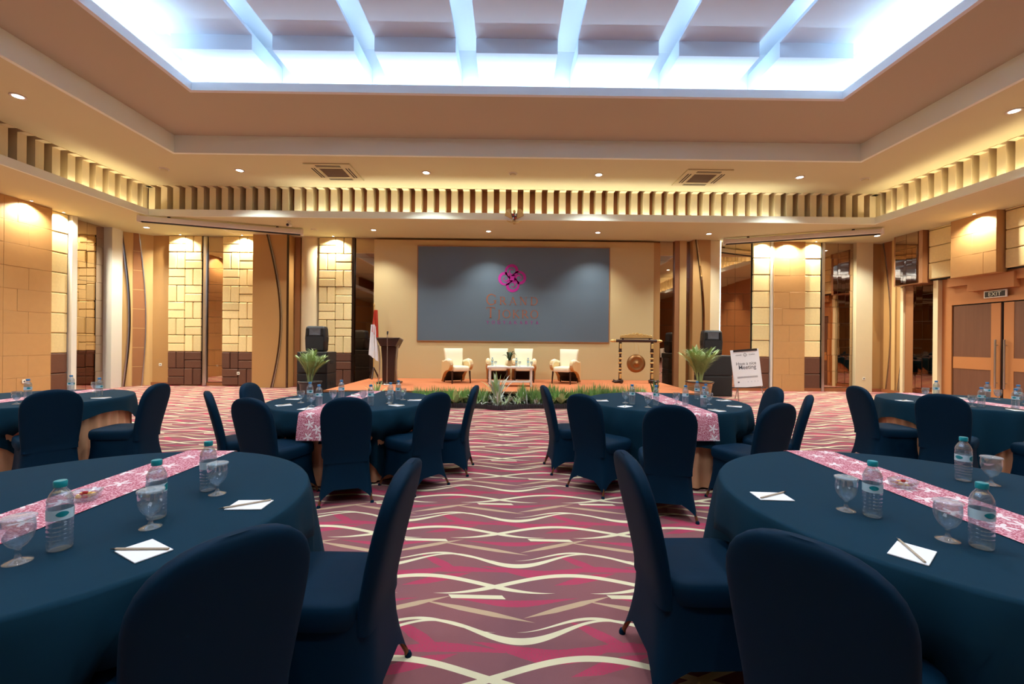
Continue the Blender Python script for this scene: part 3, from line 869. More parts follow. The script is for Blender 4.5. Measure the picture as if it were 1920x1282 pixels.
MB().box(-2.92, 2.92, -0.02, 0.01, 0, 2.87).build('panel', 'screen', sc_)
MB().ring((-2.945, 2.945, -0.025, 2.895), (-2.92, 2.92, 0, 2.87), 0, 0.03).build('bezel', 'tan_dk', sc_).matrix_local = Matrix(((1, 0, 0, 0), (0, 0, -1, 0.005), (0, 1, 0, 0), (0, 0, 0, 1)))
# --- logo: four swirling lobes round a middle
def stroke2d(mb, pts, wid, y0, y1):
    P2 = [Vector(p) for p in pts]
    if not isinstance(wid, (list, tuple)): wid = [wid] * len(P2)
    A, B = [], []
    for i, p in enumerate(P2):
        t_ = (P2[min(i + 1, len(P2) - 1)] - P2[max(i - 1, 0)]).normalized(); n_ = Vector((-t_.y, t_.x)) * wid[i] / 2
        A.append(p + n_); B.append(p - n_)
    for i in range(len(P2) - 1):
        mb.prism([tuple(B[i]), tuple(B[i + 1]), tuple(A[i + 1]), tuple(A[i])], lambda u, v, k: (u, y1 if k else y0, v))
    return mb
lz, lxx = 3.385 - 1.46, 0.085 - SCX
for k in range(4):
    ca, sa = math.cos(k * PI / 2), math.sin(k * PI / 2)
    mb = MB(); pts, wd = [], []
    N = 34
    for i in range(N + 1):
        t_ = i / N; a = math.radians(250) - t_ * math.radians(560)
        r = 0.185 * (1 - t_) ** 0.8 + 0.03
        px_, pz_ = 0.0 + r * math.cos(a), 0.215 + r * math.sin(a)
        pts.append((px_ * ca - pz_ * sa, px_ * sa + pz_ * ca)); wd.append(0.025 + 0.075 * math.sin(PI * min(1, t_ * 1.25)) ** 0.8 * (1 - 0.45 * t_))
    stroke2d(mb, pts, wd, -0.020, -0.026)
    o = mb.build('logo_swirl', 'magenta', sc_, (lxx, 0, lz))
q = []
for k in range(16):
    a = k * PI / 8; r = 0.13 if k % 4 == 2 else 0.10
    q.append((r * math.cos(a), r * math.sin(a)))
MB().prism(q, lambda u, v, k: (u, -0.026 if k else -0.02, v)).build('logo_heart', 'magenta', sc_, (lxx, 0, lz))
# --- serif capitals drawn as strokes on a unit em
def arc(cx_, cy_, rx, ry, a0, a1, n=14):
    return [(cx_ + rx * math.cos(math.radians(a0 + (a1 - a0) * i / n)), cy_ + ry * math.sin(math.radians(a0 + (a1 - a0) * i / n))) for i in range(n + 1)]
TK, TN = 0.125, 0.055
def sf(x, y, w=0.26): return ([(x - w / 2, y), (x + w / 2, y)], 0.045)
GLY = {
 'G': (0.95, [(arc(0.47, 0.5, 0.42, 0.48, 45, 325), [TN + 0.07 * math.sin(PI * i / 14) for i in range(15)]), ([(0.82, 0.40), (0.82, 0.12)], TK), sf(0.80, 0.41, 0.3), ([(0.80, 0.92), (0.82, 0.70)], TN)]),
 'R': (0.86, [([(0.16, 0), (0.16, 1)], TK), sf(0.16, 0.02), ([(0.05, 0.98), (0.35, 0.98)], TN), (arc(0.35, 0.74, 0.28, 0.24, 90, -90), [TN, .07, .09, .1, .11, .12, .12, .12, .12, .12, .11, .1, .09, .07, TN]), ([(0.16, 0.50), (0.35, 0.50)], TN), ([(0.38, 0.50), (0.82, 0.0)], TK)]),
 'A': (0.92, [([(0.10, 0), (0.45, 1)], TN), ([(0.43, 1), (0.82, 0)], TK), ([(0.22, 0.34), (0.66, 0.34)], TN), sf(0.10, 0.02, 0.24), sf(0.82, 0.02, 0.24)]),
 'N': (0.98, [([(0.16, 0), (0.16, 1)], TN), ([(0.13, 1), (0.80, 0)], TK), ([(0.80, 0), (0.80, 1)], TN), sf(0.16, 0.02), sf(0.08, 0.98, 0.2), sf(0.80, 0.98)]),
 'D': (0.95, [([(0.16, 0), (0.16, 1)], TK), ([(0.04, 0.98), (0.40, 0.98)], TN), ([(0.04, 0.02), (0.40, 0.02)], TN), (arc(0.38, 0.5, 0.46, 0.48, 90, -90), [TN + 0.07 * math.sin(PI * i / 14) for i in range(15)])]),
 'T': (0.82, [([(0.41, 0), (0.41, 1)], TK), ([(0.02, 0.97), (0.80, 0.97)], TN), sf(0.41, 0.02), ([(0.03, 0.98), (0.03, 0.80)], 0.05), ([(0.79, 0.98), (0.79, 0.80)], 0.05)]),
 'J': (0.48, [([(0.30, 1), (0.30, -0.02), (0.24, -0.16), (0.08, -0.24)], [TK, TK, 0.1, TN]), sf(0.30, 0.98)]),
 'O': (1.02, [(arc(0.5, 0.5, 0.42, 0.47, 0, 360, 28), [TN + 0.07 * abs(math.cos(2 * PI * i / 28)) for i in range(29)])]),
 'K': (0.90, [([(0.16, 0), (0.16, 1)], TK), sf(0.16, 0.02), sf(0.16, 0.98), ([(0.22, 0.48), (0.72, 1)], TN), ([(0.32, 0.56), (0.84, 0)], TK), sf(0.72, 0.98, 0.2)]),
 'Y': (0.86, [([(0.08, 1), (0.42, 0.46)], TK), ([(0.78, 1), (0.42, 0.46)], TN), ([(0.42, 0.48), (0.42, 0)], TK), sf(0.42, 0.02), sf(0.08, 0.98, 0.22), sf(0.78, 0.98, 0.22)])}
def word(txt, x0, x1, z, h, h0, mat, par):
    """capitals spread between x0 and x1; the first at height h0, the others at h"""
    hs = [h0] + [h] * (len(txt) - 1)
    adv = [GLY[c][0] * hh for c, hh in zip(txt, hs)]
    gap = ((x1 - x0) - sum(adv)) / (len(txt) - 1)
    x = x0
    for c, hh, ad in zip(txt, hs, adv):
        mb = MB()
        for pts, wd in GLY[c][1]:
            stroke2d(mb, [(p[0] * hh, p[1] * hh) for p in pts], [q_ * hh for q_ in wd] if isinstance(wd, list) else wd * hh, -0.020, -0.025)
        mb.build('letter', mat, par, (x, 0, z)); x += ad + gap
word('GRAND', -0.70 - SCX, 0.88 - SCX, 2.565 - 1.46, 0.25, 0.33, 'bronze', sc_)
word('TJOKRO', -0.70 - SCX, 0.90 - SCX, 2.165 - 1.46, 0.25, 0.33, 'bronze', sc_)
word('YOGYAKARTA', -0.69 - SCX, 0.90 - SCX, 1.985 - 1.46, 0.095, 0.095, 'magenta', sc_)

# ------------------------------------------------------------------ stage armchairs (built facing local -y)
def armchair():
    t = thing('armchair', '', 'armchair', (0, 0, 0), 0, 'stage armchairs')
    hw = 0.33
    # backrest slab, flaring upwards
    rings = []
    for z, y, hx, hy in ((0.36, 0.22, 0.24, 0.06), (0.55, 0.25, 0.245, 0.065), (0.80, 0.30, 0.265, 0.06), (0.92, 0.325, 0.28, 0.05), (0.945, 0.33, 0.278, 0.03)):
        rings.append([(p[0], p[1], z) for p in superell(hx, hy, 6, 24, 0, y)])
    MB().loft(rings).build('backrest', 'leather', t)
    rings = []
    for z, g in ((0.33, 0.96), (0.35, 1.0), (0.43, 1.0), (0.455, 0.96), (0.465, 0.85)):
        rings.append([(p[0], p[1], z) for p in superell(0.25 * g, 0.29 * g, 6, 28, 0, -0.06)])
    MB().loft(rings).build('seat', 'leather', t)
    for s in (-1, 1):
        # side panel: round arm in front, sweeping down to the back foot
        top = arc(-0.24, 0.52, 0.10, 0.12, 250, 90, 8)
        prof = top + [(-0.05, 0.635), (0.10, 0.60), (0.24, 0.58), (0.34, 0.60), (0.36, 0.30), (0.37, 0.02), (0.33, 0.02), (0.28, 0.13), (0.18, 0.24), (0.05, 0.31), (-0.12, 0.35), (-0.24, 0.37)]
        mb = MB()
        n_ = len(prof)
        for xa, xb, sc2 in ((hw - 0.085, hw - 0.065, 0.0),):
            pass
        inner = [(s * (hw - 0.08), y, z) for y, z in prof]; outer = [(s * hw, y, z) for y, z in prof]
        cy2, cz2 = sum(p[0] for p in prof) / n_, sum(p[1] for p in prof) / n_
        mid = [(s * (hw + 0.012), cy2 + (y - cy2) * 0.93, cz2 + (z - cz2) * 0.93) for y, z in prof]
        r_ = [inner, outer, mid]
        if s < 0: r_ = [list(reversed(q_)) for q_ in r_]
        mb.loft([list(reversed(q_)) for q_ in r_])
        mb.build('side_panel', 'beige_fab', t)
        # arm pad
        MB().tube([(s * 0.29, -0.31, 0.50), (s * 0.29, -0.24, 0.60), (s * 0.29, -0.08, 0.62), (s * 0.29, 0.12, 0.59), (s * 0.28, 0.24, 0.57)], [0.045, 0.058, 0.055, 0.05, 0.045], 12).build('armrest', 'leather', t)
        MB().tube([(s * 0.25, -0.28, 0.34), (s * 0.265, -0.31, 0.0)], [0.028, 0.017], 8).build('leg', 'dkwood', t)
        MB().tube([(s * 0.25, 0.26, 0.24), (s * 0.26, 0.33, 0.0)], [0.026, 0.017], 8).build('leg', 'dkwood', t)
    # dark underside curving down to the rear
    under = [(-0.28, 0.335), (-0.1, 0.33), (0.06, 0.28), (0.2, 0.19), (0.30, 0.08), (0.33, 0.03), (0.35, 0.03), (0.35, 0.335)]
    MB().prism(under, lambda u, v, k: (0.235 if k else -0.235, u, v)).build('underside', 'black', t)
    return t
ac = armchair(); kids(ac)
ac['label'] = 'cream armchair at the left end of the stage row turned to the table'
ac.location, ac.rotation_euler = (-1.42, 12.02, SH), (0, 0, math.radians(28))
dup(ac, (1.58, 12.10, SH), math.radians(-28), 'cream armchair at the right end of the stage row turned to the table')
dup(ac, (-0.30, 12.45, SH), 0, 'cream armchair behind the left half of the white stage table')
dup(ac, (0.44, 12.45, SH), 0, 'cream armchair behind the right half of the white stage table')
t = thing('coffee_table', 'white stage table with lower shelf before the armchairs', 'table', (0.05, 11.22, SH))
MB().bbox(-0.60, 0.60, -0.22, 0.22, 0.46, 0.51, 0.008).build('tabletop', 'trimw', t)
MB().bbox(-0.55, 0.55, -0.19, 0.19, 0.10, 0.13, 0.006).build('shelf', 'trimw', t)
for x in (-0.53, 0.53):
    for y in (-0.18, 0.18): MB().bbox(x - 0.025, x + 0.025, y - 0.025, y + 0.025, 0, 0.46, 0.004).build('leg', 'trimw', t)
t = thing('potted_orchid', 'small vase with arching leaves on the white stage table', 'plant', (0.02, 11.22, SH + 0.51))
MB().lathe([(0.05, 0), (0.06, 0.04), (0.05, 0.10), (0.045, 0.14), (0.052, 0.15)], 16).build('vase', 'pot', t)
def leafblade(mb, base, tip, width, sag, n_=7):
    b, e = Vector(base), Vector(tip); dv = e - b; side = Vector((-dv.y, dv.x, 0))
    side = side.normalized() if side.length > 1e-4 else Vector((1, 0, 0))
    A = []
    for i in range(n_ + 1):
        t_ = i / n_; p = b + dv * t_ + Vector((0, 0, sag * math.sin(PI * t_)))
        wq = width * math.sin(PI * (0.08 + 0.92 * t_) ** 0.8) * 0.5 + 0.0008
        A.append((p - side * wq, p + Vector((0, 0, -wq * 0.35)), p + side * wq))
    v = [tuple(q_) for a in A for q_ in a]; f = []
    for i in range(n_):
        for k in (0, 1): f.append((3 * i + k, 3 * i + k + 1, 3 * i + 3 + k + 1, 3 * i + 3 + k))
    mb.add(v, f, True); return mb
for (x, y, z, wq, sg) in ((-0.20, 0.02, 0.26, 0.09, 0.10), (0.14, -0.04, 0.34, 0.11, 0.14), (0.02, 0.1, 0.38, 0.09, 0.05), (-0.08, -0.1, 0.36, 0.09, 0.1), (0.2, 0.05, 0.24, 0.09, 0.16)):
    leafblade(MB(), (0, 0, 0.12), (x, y, z), wq, sg).build('leaf', 'leafd', t)

# ------------------------------------------------------------------ lectern and microphone
t = thing('lectern', 'dark wood lectern with slanted top and chrome side rails', 'lectern', (-3.18, 11.62, SH))
MB().prism([(-0.16, 0), (0.16, 0), (0.17, 0.6), (0.20, 0.98), (-0.20, 0.98), (-0.17, 0.6)], lambda u, v, k: (u, -0.12 if k else 0.12, v)).build('column', 'dkwood', t)
MB().prism([(-0.30, 1.20), (-0.20, 1.0), (0.20, 1.0), (0.30, 1.20)], lambda u, v, k: (u, -0.20 if k else 0.20, v + (0.0 if k else -0.06))).build('desk', 'dkwood', t)
MB().prism([(-0.31, 1.20), (0.31, 1.20), (0.31, 1.225), (-0.31, 1.225)], lambda u, v, k: (u, -0.21 if k else 0.21, v + (0.0 if k else -0.06))).build('desk_top', 'steel', t)
MB().bbox(-0.30, 0.30, -0.2, 0.2, 0, 0.05, 0.01).build('foot', 'dkwood', t)
for s in (-1, 1):
    MB().tube([(s * 0.25, -0.16, 0.05), (s * 0.22, -0.17, 0.4), (s * 0.22, -0.17, 0.75), (s * 0.26, -0.17, 1.02)], 0.016, 10).build('side_rail', 'steel', t)
t = thing('microphone_stand', 'thin upright microphone stand before the lectern', 'microphone', (-3.16, 11.30, SH))
MB().lathe([(0.13, 0), (0.13, 0.015), (0.02, 0.025)], 18).build('base', 'steel', t)
MB().tube([(0, 0, 0.02), (0, 0, 1.30)], 0.009, 8).build('pole', 'steel', t)
MB().tube([(0, 0, 1.30), (0, 0.02, 1.38)], [0.016, 0.022], 10).build('microphone', 'black', t)
# ------------------------------------------------------------------ flag on its stand
t = thing('flag', 'drooping red and white flag on a pole beside the lectern', 'flag', (-4.02, 12.95, SH))
MB().tube([(0, 0, 0.1), (0, 0, 2.15)], 0.015, 8).build('pole', 'giltw', t)
MB().lathe([(0.0, 2.15), (0.03, 2.19), (0.015, 2.24), (0.002, 2.29)], 10).build('finial', 'giltw', t)
for a in range(3):
    an = a * 2 * PI / 3 + 0.5
    MB().tube([(0, 0, 0.34), (0.16 * math.cos(an), 0.16 * math.sin(an), 0.0)], [0.02, 0.028], 8).build('foot', 'dkwood', t)
def drape(z0, z1, w0, w1, sh0, sh1, mat, name):
    R = []
    for i in range(9):
        k = i / 8; z = z0 + (z1 - z0) * k; wq = w0 + (w1 - w0) * k; sx = sh0 + (sh1 - sh0) * k
        row = [(sx + wq * (j / 12), -0.03 - 0.05 * math.sin(j * 1.5 + k * 1.2) * (0.4 + 0.6 * j / 12), z - 0.22 * (j / 12) * k) for j in range(13)]
        R.append(row)
    mb = MB().loft(R, False, False, True, False)
    back = [[(p[0], p[1] + 0.006, p[2]) for p in r] for r in R]
    mb.loft([list(reversed(r)) for r in back], False, False, True, False)
    return mb.build(name, mat, t)
drape(2.05, 1.40, 0.10, 0.20, 0.0, -0.05, 'red', 'red_field')
drape(1.62, 0.72, 0.14, 0.30, -0.08, -0.14, 'flagw', 'white_field')

# ------------------------------------------------------------------ gong
t = thing('gong_stand', 'bronze gong hanging in a carved dark and gilt stand', 'gong', (3.62, 12.30, SH))
post = [(0.035, 0), (0.05, 0.03), (0.045, 0.06), (0.04, 0.20), (0.05, 0.24), (0.03, 0.28), (0.045, 0.34), (0.028, 0.42), (0.05, 0.50), (0.028, 0.56), (0.048, 0.62), (0.028, 0.70), (0.045, 0.78), (0.05, 0.82), (0.042, 0.86), (0.042, 1.08), (0.05, 1.12)]
for s in (-1, 1):
    x = s * 0.45
    p = MB().lathe(post, 14, (x, 0, 0.08)).build('post', 'dkwood', t)
    for z, r in ((0.32, 0.052), (0.42, 0.046), (0.58, 0.055), (0.70, 0.052), (0.86, 0.05)):
        MB().lathe([(r * 0.8, -0.025), (r, -0.012), (r, 0.012), (r * 0.8, 0.025)], 14, (x, 0, z)).build('gilt_ring', 'giltw', p)
    for z in (0.20, 1.05):
        MB().bbox(x - 0.03, x + 0.03, -0.052, -0.03, z - 0.07, z + 0.07, 0.006).build('gilt_carving', 'giltw', p)
    MB().tube([(x - s * 0.08, 0, 0.05), (x, 0, 0.06), (x + s * 0.14, 0, 0.03), (x + s * 0.22, 0, 0.05), (x + s * 0.19, 0, 0.09), (x + s * 0.12, 0, 0.06)], [0.05, 0.055, 0.035, 0.025, 0.022, 0.015], 10).build('foot_scroll', 'dkwood', t)
    MB().tube([(x, -0.17, 0.02), (x, 0.17, 0.02)], 0.03, 8).build('foot_bar', 'dkwood', t)
    MB().lathe([(0.02, -0.09), (0.05, -0.07), (0.035, -0.03), (0.048, 0.0), (0.03, 0.06), (0.008, 0.09)], 14).build('beam_end', 'giltw', t).matrix_local = Matrix.Translation((s * 0.66, 0, 1.20)) @ Matrix.Rotation(s * PI / 2, 4, 'Y')
MB().tube([(-0.62, 0, 1.20), (0.62, 0, 1.20)], 0.042, 12).build('beam', 'dkwood', t)
MB().box(-0.46, 0.46, -0.02, 0.02, 1.26, 1.285).build('crest_rail', 'dkwood', t)
for s in (-1, 1): MB().box(s * 0.38 - 0.02, s * 0.38 + 0.02, -0.02, 0.02, 1.22, 1.27).build('crest_post', 'dkwood', t)
cr = []
for k in range(25):
    u = -0.46 + 0.92 * k / 24; cr.append((u, 1.345 + 0.085 * (1 - (abs(u) / 0.46)) + 0.018 * math.sin(k * 2.1)))
MB().prism([(-0.46, 1.285), (0.46, 1.285)] + cr[::-1], lambda u, v, k: (u, -0.018 if k else 0.018, v)).build('crest', 'giltw', t)
for k in range(9):
    u = -0.40 + k * 0.1
    MB().tube([(u + 0.03 * math.cos(a), -0.022, 1.33 + 0.03 * math.sin(a) + 0.04 * (1 - abs(u) / 0.46)) for a in [j * PI / 5 for j in range(9)]], 0.008, 6).build('crest_scroll', 'giltw', t)
g = MB().lathe([(0.045, 0.075), (0.05, 0.05), (0.052, 0.045), (0.10, 0.04), (0.17, 0.03), (0.185, 0.045), (0.20, 0.03), (0.255, 0.02), (0.262, -0.03), (0.25, -0.05)], 36, cap1=False)
g.add([(p[0], p[1], 0.0) for p in superell(0.25, 0.25, 2, 36)], [tuple(range(36))])
go = g.build('gong_disc', 'gong', t); go.matrix_local = Matrix.Translation((0, -0.02, 0.56)) @ Matrix.Rotation(PI / 2, 4, 'X')
MB().lathe([(0.052, 0.0), (0.045, 0.03), (0.025, 0.045), (0.003, 0.05)], 18, (0, 0, 0.045)).build('gong_boss', 'gong', go)
for s in (-1, 1): MB().tube([(s * 0.03, -0.02, 1.19), (s * 0.10, -0.02, 0.80)], 0.004, 6).build('cord', 'giltw', t)

# ------------------------------------------------------------------ loudspeakers
def subwoofer(x, y, z, lb):
    t = thing('subwoofer', lb, 'speaker', (x, y, z), 0, 'subwoofers')
    MB().bbox(-0.40, 0.40, 0.0, 0.6, 0.0, 0.56, 0.012).build('cabinet', 'black', t)
    MB().bbox(-0.37, 0.37, -0.012, 0.0, 0.03, 0.53, 0.005).build('grille', 'grille', t)
    for s in (-1, 1): MB().bbox(s * 0.40 - 0.008, s * 0.40 + 0.008, 0.2, 0.4, 0.24, 0.34, 0.004).build('handle', 'grille', t)
    return t
def pa_speaker(x, y, z, rz, lb):
    t = thing('loudspeaker', lb, 'speaker', (x, y, z), rz, 'loudspeakers')
    rings = []
    for zz, hx, hy in ((0.0, 0.22, 0.17), (0.03, 0.25, 0.19), (0.35, 0.265, 0.20), (0.60, 0.25, 0.19), (0.66, 0.235, 0.175), (0.68, 0.20, 0.15)):
        rings.append([(p[0], p[1], zz) for p in superell(hx, hy, 7, 28)])
    MB().loft(rings).build('cabinet', 'black', t)
    MB().bbox(-0.21, 0.21, -0.215, -0.19, 0.05, 0.40, 0.012).build('woofer_grille', 'grille', t)
    h = MB()   # horn: a recessed flare
    o4 = [(-0.14, 0.44), (0.14, 0.44), (0.14, 0.62), (-0.14, 0.62)]; i4 = [(-0.04, 0.51), (0.04, 0.51), (0.04, 0.55), (-0.04, 0.55)]
    h.add([(u, -0.205, v) for u, v in o4] + [(u, -0.198, v) for u, v in i4], [(i, (i + 1) % 4, 4 + (i + 1) % 4, 4 + i) for i in range(4)] + [(4, 5, 6, 7)])
    h.build('horn', 'horn', t)
    for s in (-1, 1):
        MB().bbox(s * 0.185 - 0.03, s * 0.185 + 0.03, -0.212, -0.18, 0.43, 0.63, 0.01).build('horn_cheek', 'dark', t)
        MB().bbox(s * 0.262 - 0.012, s * 0.262 + 0.012, -0.08, 0.08, 0.26, 0.40, 0.006).build('handle', 'dark', t)
    MB().box(-0.04, 0.04, -0.222, -0.214, 0.065, 0.085).build('badge', 'steel', t)
subwoofer(-5.16, 11.42, 0.0, 'lower subwoofer of the left stack behind the palm')
subwoofer(-5.16, 11.42, 0.565, 'upper subwoofer of the left stack behind the palm')
pa_speaker(-5.16, 11.70, 1.13, math.radians(8), 'black loudspeaker on top of the left subwoofer stack')
subwoofer(5.72, 11.80, 0.0, 'lower subwoofer of the right stack beside the easel')
subwoofer(5.72, 11.80, 0.565, 'upper subwoofer of the right stack beside the easel')
pa_speaker(5.64, 12.05, 1.13, math.radians(-10), 'black loudspeaker on top of the right subwoofer stack')

# ------------------------------------------------------------------ easel with the welcome board
t = thing('easel_sign', 'white board reading Have a nice Meeting on a thin easel', 'sign', (6.03, 10.95, 0), math.radians(4))
for x0, x1, y0, y1 in ((-0.30, -0.26, 0.0, -0.10), (0.20, 0.42, 0.0, -0.10), (0.0, 0.02, 0.02, 0.5)):
    MB().tube([(x0, y0, 1.26), (x1, y1, 0.0)], 0.012, 8).build('leg', 'steel', t)
MB().box(-0.42, 0.46, -0.10, -0.05, 0.335, 0.355).build('ledge', 'black', t)
bm = Matrix.Translation((0.01, -0.085, 0.36)) @ Matrix.Rotation(math.radians(-5), 4, 'X') @ Matrix.Rotation(math.radians(-4.5), 4, 'Y')
brd = MB().bbox(-0.375, 0.375, -0.006, 0.008, 0.0, 0.95, 0.003).build('board', 'paper', t); brd.matrix_local = bm
MB().box(-0.30, 0.33, -0.016, -0.006, 0.90, 0.955).build('clip_bar', 'black', brd)
def boardtext(txt, size, x, z, mat='ink', bold=0.0):
    letters(text_mesh(txt, size, 0.0006, bold=bold), mat, brd, Matrix.Translation((x, -0.0075, z)) @ Matrix.Rotation(PI / 2, 4, 'X'))
boardtext('GRAND', 0.045, -0.17, 0.80); boardtext('TJOKRO', 0.045, 0.18, 0.80)
boardtext('Have a nice', 0.115, 0.0, 0.56)
boardtext('Meeting', 0.145, 0.02, 0.455, bold=0.0006)
for k in range(4):
    ca, sa = math.cos(k * PI / 2), math.sin(k * PI / 2); mb = MB()
    stroke2d(mb, [((0.02 * math.cos(a)) * ca - (0.026 + 0.02 * math.sin(a)) * sa, (0.02 * math.cos(a)) * sa + (0.026 + 0.02 * math.sin(a)) * ca) for a in [4.2 - j * 0.7 for j in range(8)]], 0.009, -0.006, -0.0075)
    mb.build('logo_swirl', 'ink', brd, (0.0, 0, 0.815))
for z in (0.235, 0.26): MB().box(-0.27, 0.27, -0.0075, -0.006, z, z + 0.010).build('rule', 'ink', brd)
MB().box(-0.27, -0.23, -0.0075, -0.006, 0.12, 0.155).build('icon', 'ink', brd)
for x in (0.0, 0.09, 0.18, 0.26): MB().lathe([(0.016, 0.0), (0.016, 0.0015)], 10).build('icon', 'lid', brd).matrix_local = Matrix.Translation((x, -0.006, 0.135)) @ Matrix.Rotation(PI / 2, 4, 'X')

# ------------------------------------------------------------------ palms in pots
def palm(x, y, seed, potmat, lb, h=0.85, sc=1.0):
    R_ = random.Random(seed)
    t = thing('potted_palm', lb, 'plant', (x, y, 0), 0, 'potted palms'); t.scale = (sc, sc, sc)
    pr = [(0.16, 0.0), (0.19, 0.04)]
    if potmat == 'pot':
        for k in range(8): pr += [(0.20 + k * 0.006, 0.06 + k * 0.036), (0.213 + k * 0.006, 0.075 + k * 0.036), (0.20 + k * 0.006, 0.092 + k * 0.036)]
        pr += [(0.27, 0.37), (0.28, 0.40), (0.25, 0.41), (0.24, 0.38)]
    else: pr += [(0.23, 0.2), (0.24, 0.33), (0.27, 0.36), (0.27, 0.40), (0.245, 0.405), (0.24, 0.37)]
    p = MB().lathe(pr, 28).build('pot', potmat, t)
    MB().lathe([(0.24, 0.37), (0.24, 0.375)], 24).build('soil', 'soil', t)
    MB().lathe([(0.252, 0.38), (0.284, 0.385), (0.284, 0.405), (0.25, 0.412)], 28, cap0=False, cap1=False).build('rim', 'potd' if potmat != 'pot' else 'dkwood', p)
    for k in range(26):
        a = k * 2.4 + R_.uniform(-0.3, 0.3); reach = R_.uniform(0.03, 0.38); hh = h * R_.uniform(0.7, 1.05) * (1.05 - 0.6 * reach)
        base = Vector((0.05 * math.cos(a), 0.05 * math.sin(a), 0.37))
        mb = MB(); pts = []
        for i in range(11):
            q_ = i / 10
            pts.append(base + Vector((math.cos(a) * reach * q_ ** 1.7, math.sin(a) * reach * q_ ** 1.7, hh * (q_ - 0.16 * q_ ** 3))))
        mb.tube(pts, [0.007 - 0.0055 * i / 10 for i in range(11)], 5)
        for i in range(3, 11):
            for ss in (-1, 1):
                for sub in (0.0, 0.33, 0.66):
                    if i == 10 and sub: continue
                    bp = pts[i] if not sub else pts[i].lerp(pts[i + 1], sub)
                    tn = (pts[min(i + 1, 10)] - pts[i - 1]).normalized(); sd = tn.cross(Vector((0, 0, 1)))
                    if sd.length < 1e-3: sd = Vector((1, 0, 0))
                    sd.normalize()
                    L = 0.19 * math.sin(PI * (i + sub - 2) / 10.0) + 0.04
                    tp = bp + (sd * ss * 0.75 + tn * 0.75 + Vector((0, 0, R_.uniform(-0.25, 0.1)))) * L
                    leafblade(mb, bp, tp, 0.013, 0.015, 3)
        mb.build('frond', 'leafg', t)
palm(-4.98, 10.92, 5, 'potd', 'feathery palm in a dark pot before the left loudspeaker stack')
palm(4.84, 10.95, 9, 'pot', 'feathery palm in a ribbed tan pot before the right loudspeaker stack', sc=1.2)

# ------------------------------------------------------------------ planted bed along the stage front
bed = thing('planting_bed', 'narrow bed of dark soil with low black edging along the stage front', 'planting bed', (0.15, 9.88, 0))
def edge_y(x): return -0.48 - 0.30 * math.exp(-((x + 0.33) / 0.38) ** 2)
xs = [-3.95 + k * 0.1 for k in range(80)]
mb = MB()
for a, b_ in zip(xs, xs[1:]):
    mb.prism([(a, edge_y(a) + 0.02), (b_, edge_y(b_) + 0.02), (b_, 0.0), (a, 0.0)], lambda u, v, k: (u, v, 0.06 if k else 0.0))
mb.build('soil', 'soil', bed)
mb = MB()
k = -3.95
while k < 3.95:
    mb.bbox(k, k + 0.030, edge_y(k) - 0.012, edge_y(k) + 0.012, 0.0, 0.105 + 0.008 * math.sin(k * 37), 0.006); k += 0.036
mb.box(-3.95, 3.95, -0.02, 0.0, 0, 0.05)
e_ = mb.build('edging', 'potd', bed); e_['kind'] = 'stuff'
def grass_mesh(seed, n_=56, h=0.40):
    R_ = random.Random(seed); mb = MB()
    for i in range(n_):
        a = R_.uniform(0, 2 * PI); r = R_.uniform(0, 0.05); l_ = R_.uniform(0.02, 0.13); hh = h * R_.uniform(0.6, 1.1)
        leafblade(mb, (r * math.cos(a), r * math.sin(a), 0), ((r + l_) * math.cos(a), (r + l_) * math.sin(a), hh), 0.012, 0.03, 4)
    return mb.mesh('grass_clump', 'grass')
gms = [grass_mesh(s) for s in range(4)]
R_ = random.Random(11)
gx = -2.05; i = 0
while gx < 2.95:
    if abs(gx + 0.18) > 0.34:
        for row in (0, 1):
            o = link('grass_clump', gms[i % 4], None, (gx + R_.uniform(-0.04, 0.04) + row * 0.08, 9.72 - row * 0.16 + R_.uniform(-0.03, 0.03), 0.055), R_.uniform(0, 6))
            sc1 = R_.uniform(0.85, 1.15) * (1.0 if gx > 0 else 0.9); o.scale = (1, 1, sc1)
            tag(o, 'upright green grass clump in the bed along the stage front', 'plant', 'grass clumps in the stage bed'); i += 1
    gx += 0.165
def bush(name, x, y, z, n_, l0, l1, wd, up, mats, seed, lb, group=None, rz=0, spread=0.0):
    R2 = random.Random(seed); t = thing(name, lb, 'plant', (x, y, z), rz, group)
    for i in range(n_):
        a = i * 2.399 + R2.uniform(-0.2, 0.2); L = R2.uniform(l0, l1); el = math.radians(R2.uniform(*up))
        tip = (L * math.cos(a) * math.cos(el), L * math.sin(a) * math.cos(el), L * math.sin(el) + 0.03)
        br = spread * math.sqrt(R2.random()); ba = R2.uniform(0, 6.28); bx_, by_ = br * math.cos(ba), br * math.sin(ba); tip = (tip[0] + bx_, tip[1] + by_, tip[2])
        leafblade(MB(), (bx_, by_, 0.02), tip, wd * R2.uniform(0.8, 1.2), L * 0.16, 5).build('leaf', mats[i % len(mats)], t)
    return t
bush('dracaena', -0.25, 9.62, 0.06, 24, 0.42, 0.72, 0.065, (45, 88), ['leafs', 'leafg'], 2, 'tall spiky silver-green dracaena in the middle of the stage bed', spread=0.03)
bush('silver_bush', -0.20, 9.38, 0.06, 70, 0.16, 0.40, 0.034, (0, 80), ['leafs', 'leafs', 'leafg'], 3, 'low silvery bush at the bulge of the stage bed', spread=0.2)
bush('silver_bush', -0.62, 9.52, 0.06, 50, 0.16, 0.36, 0.034, (5, 80), ['leafs', 'leafg'], 13, 'grey-green bush left of the silver bush in the stage bed', spread=0.16)
bush('silver_bush', 0.28, 9.52, 0.06, 50, 0.16, 0.36, 0.034, (5, 80), ['leafg', 'leafs'], 14, 'grey-green bush right of the silver bush in the stage bed', spread=0.16)
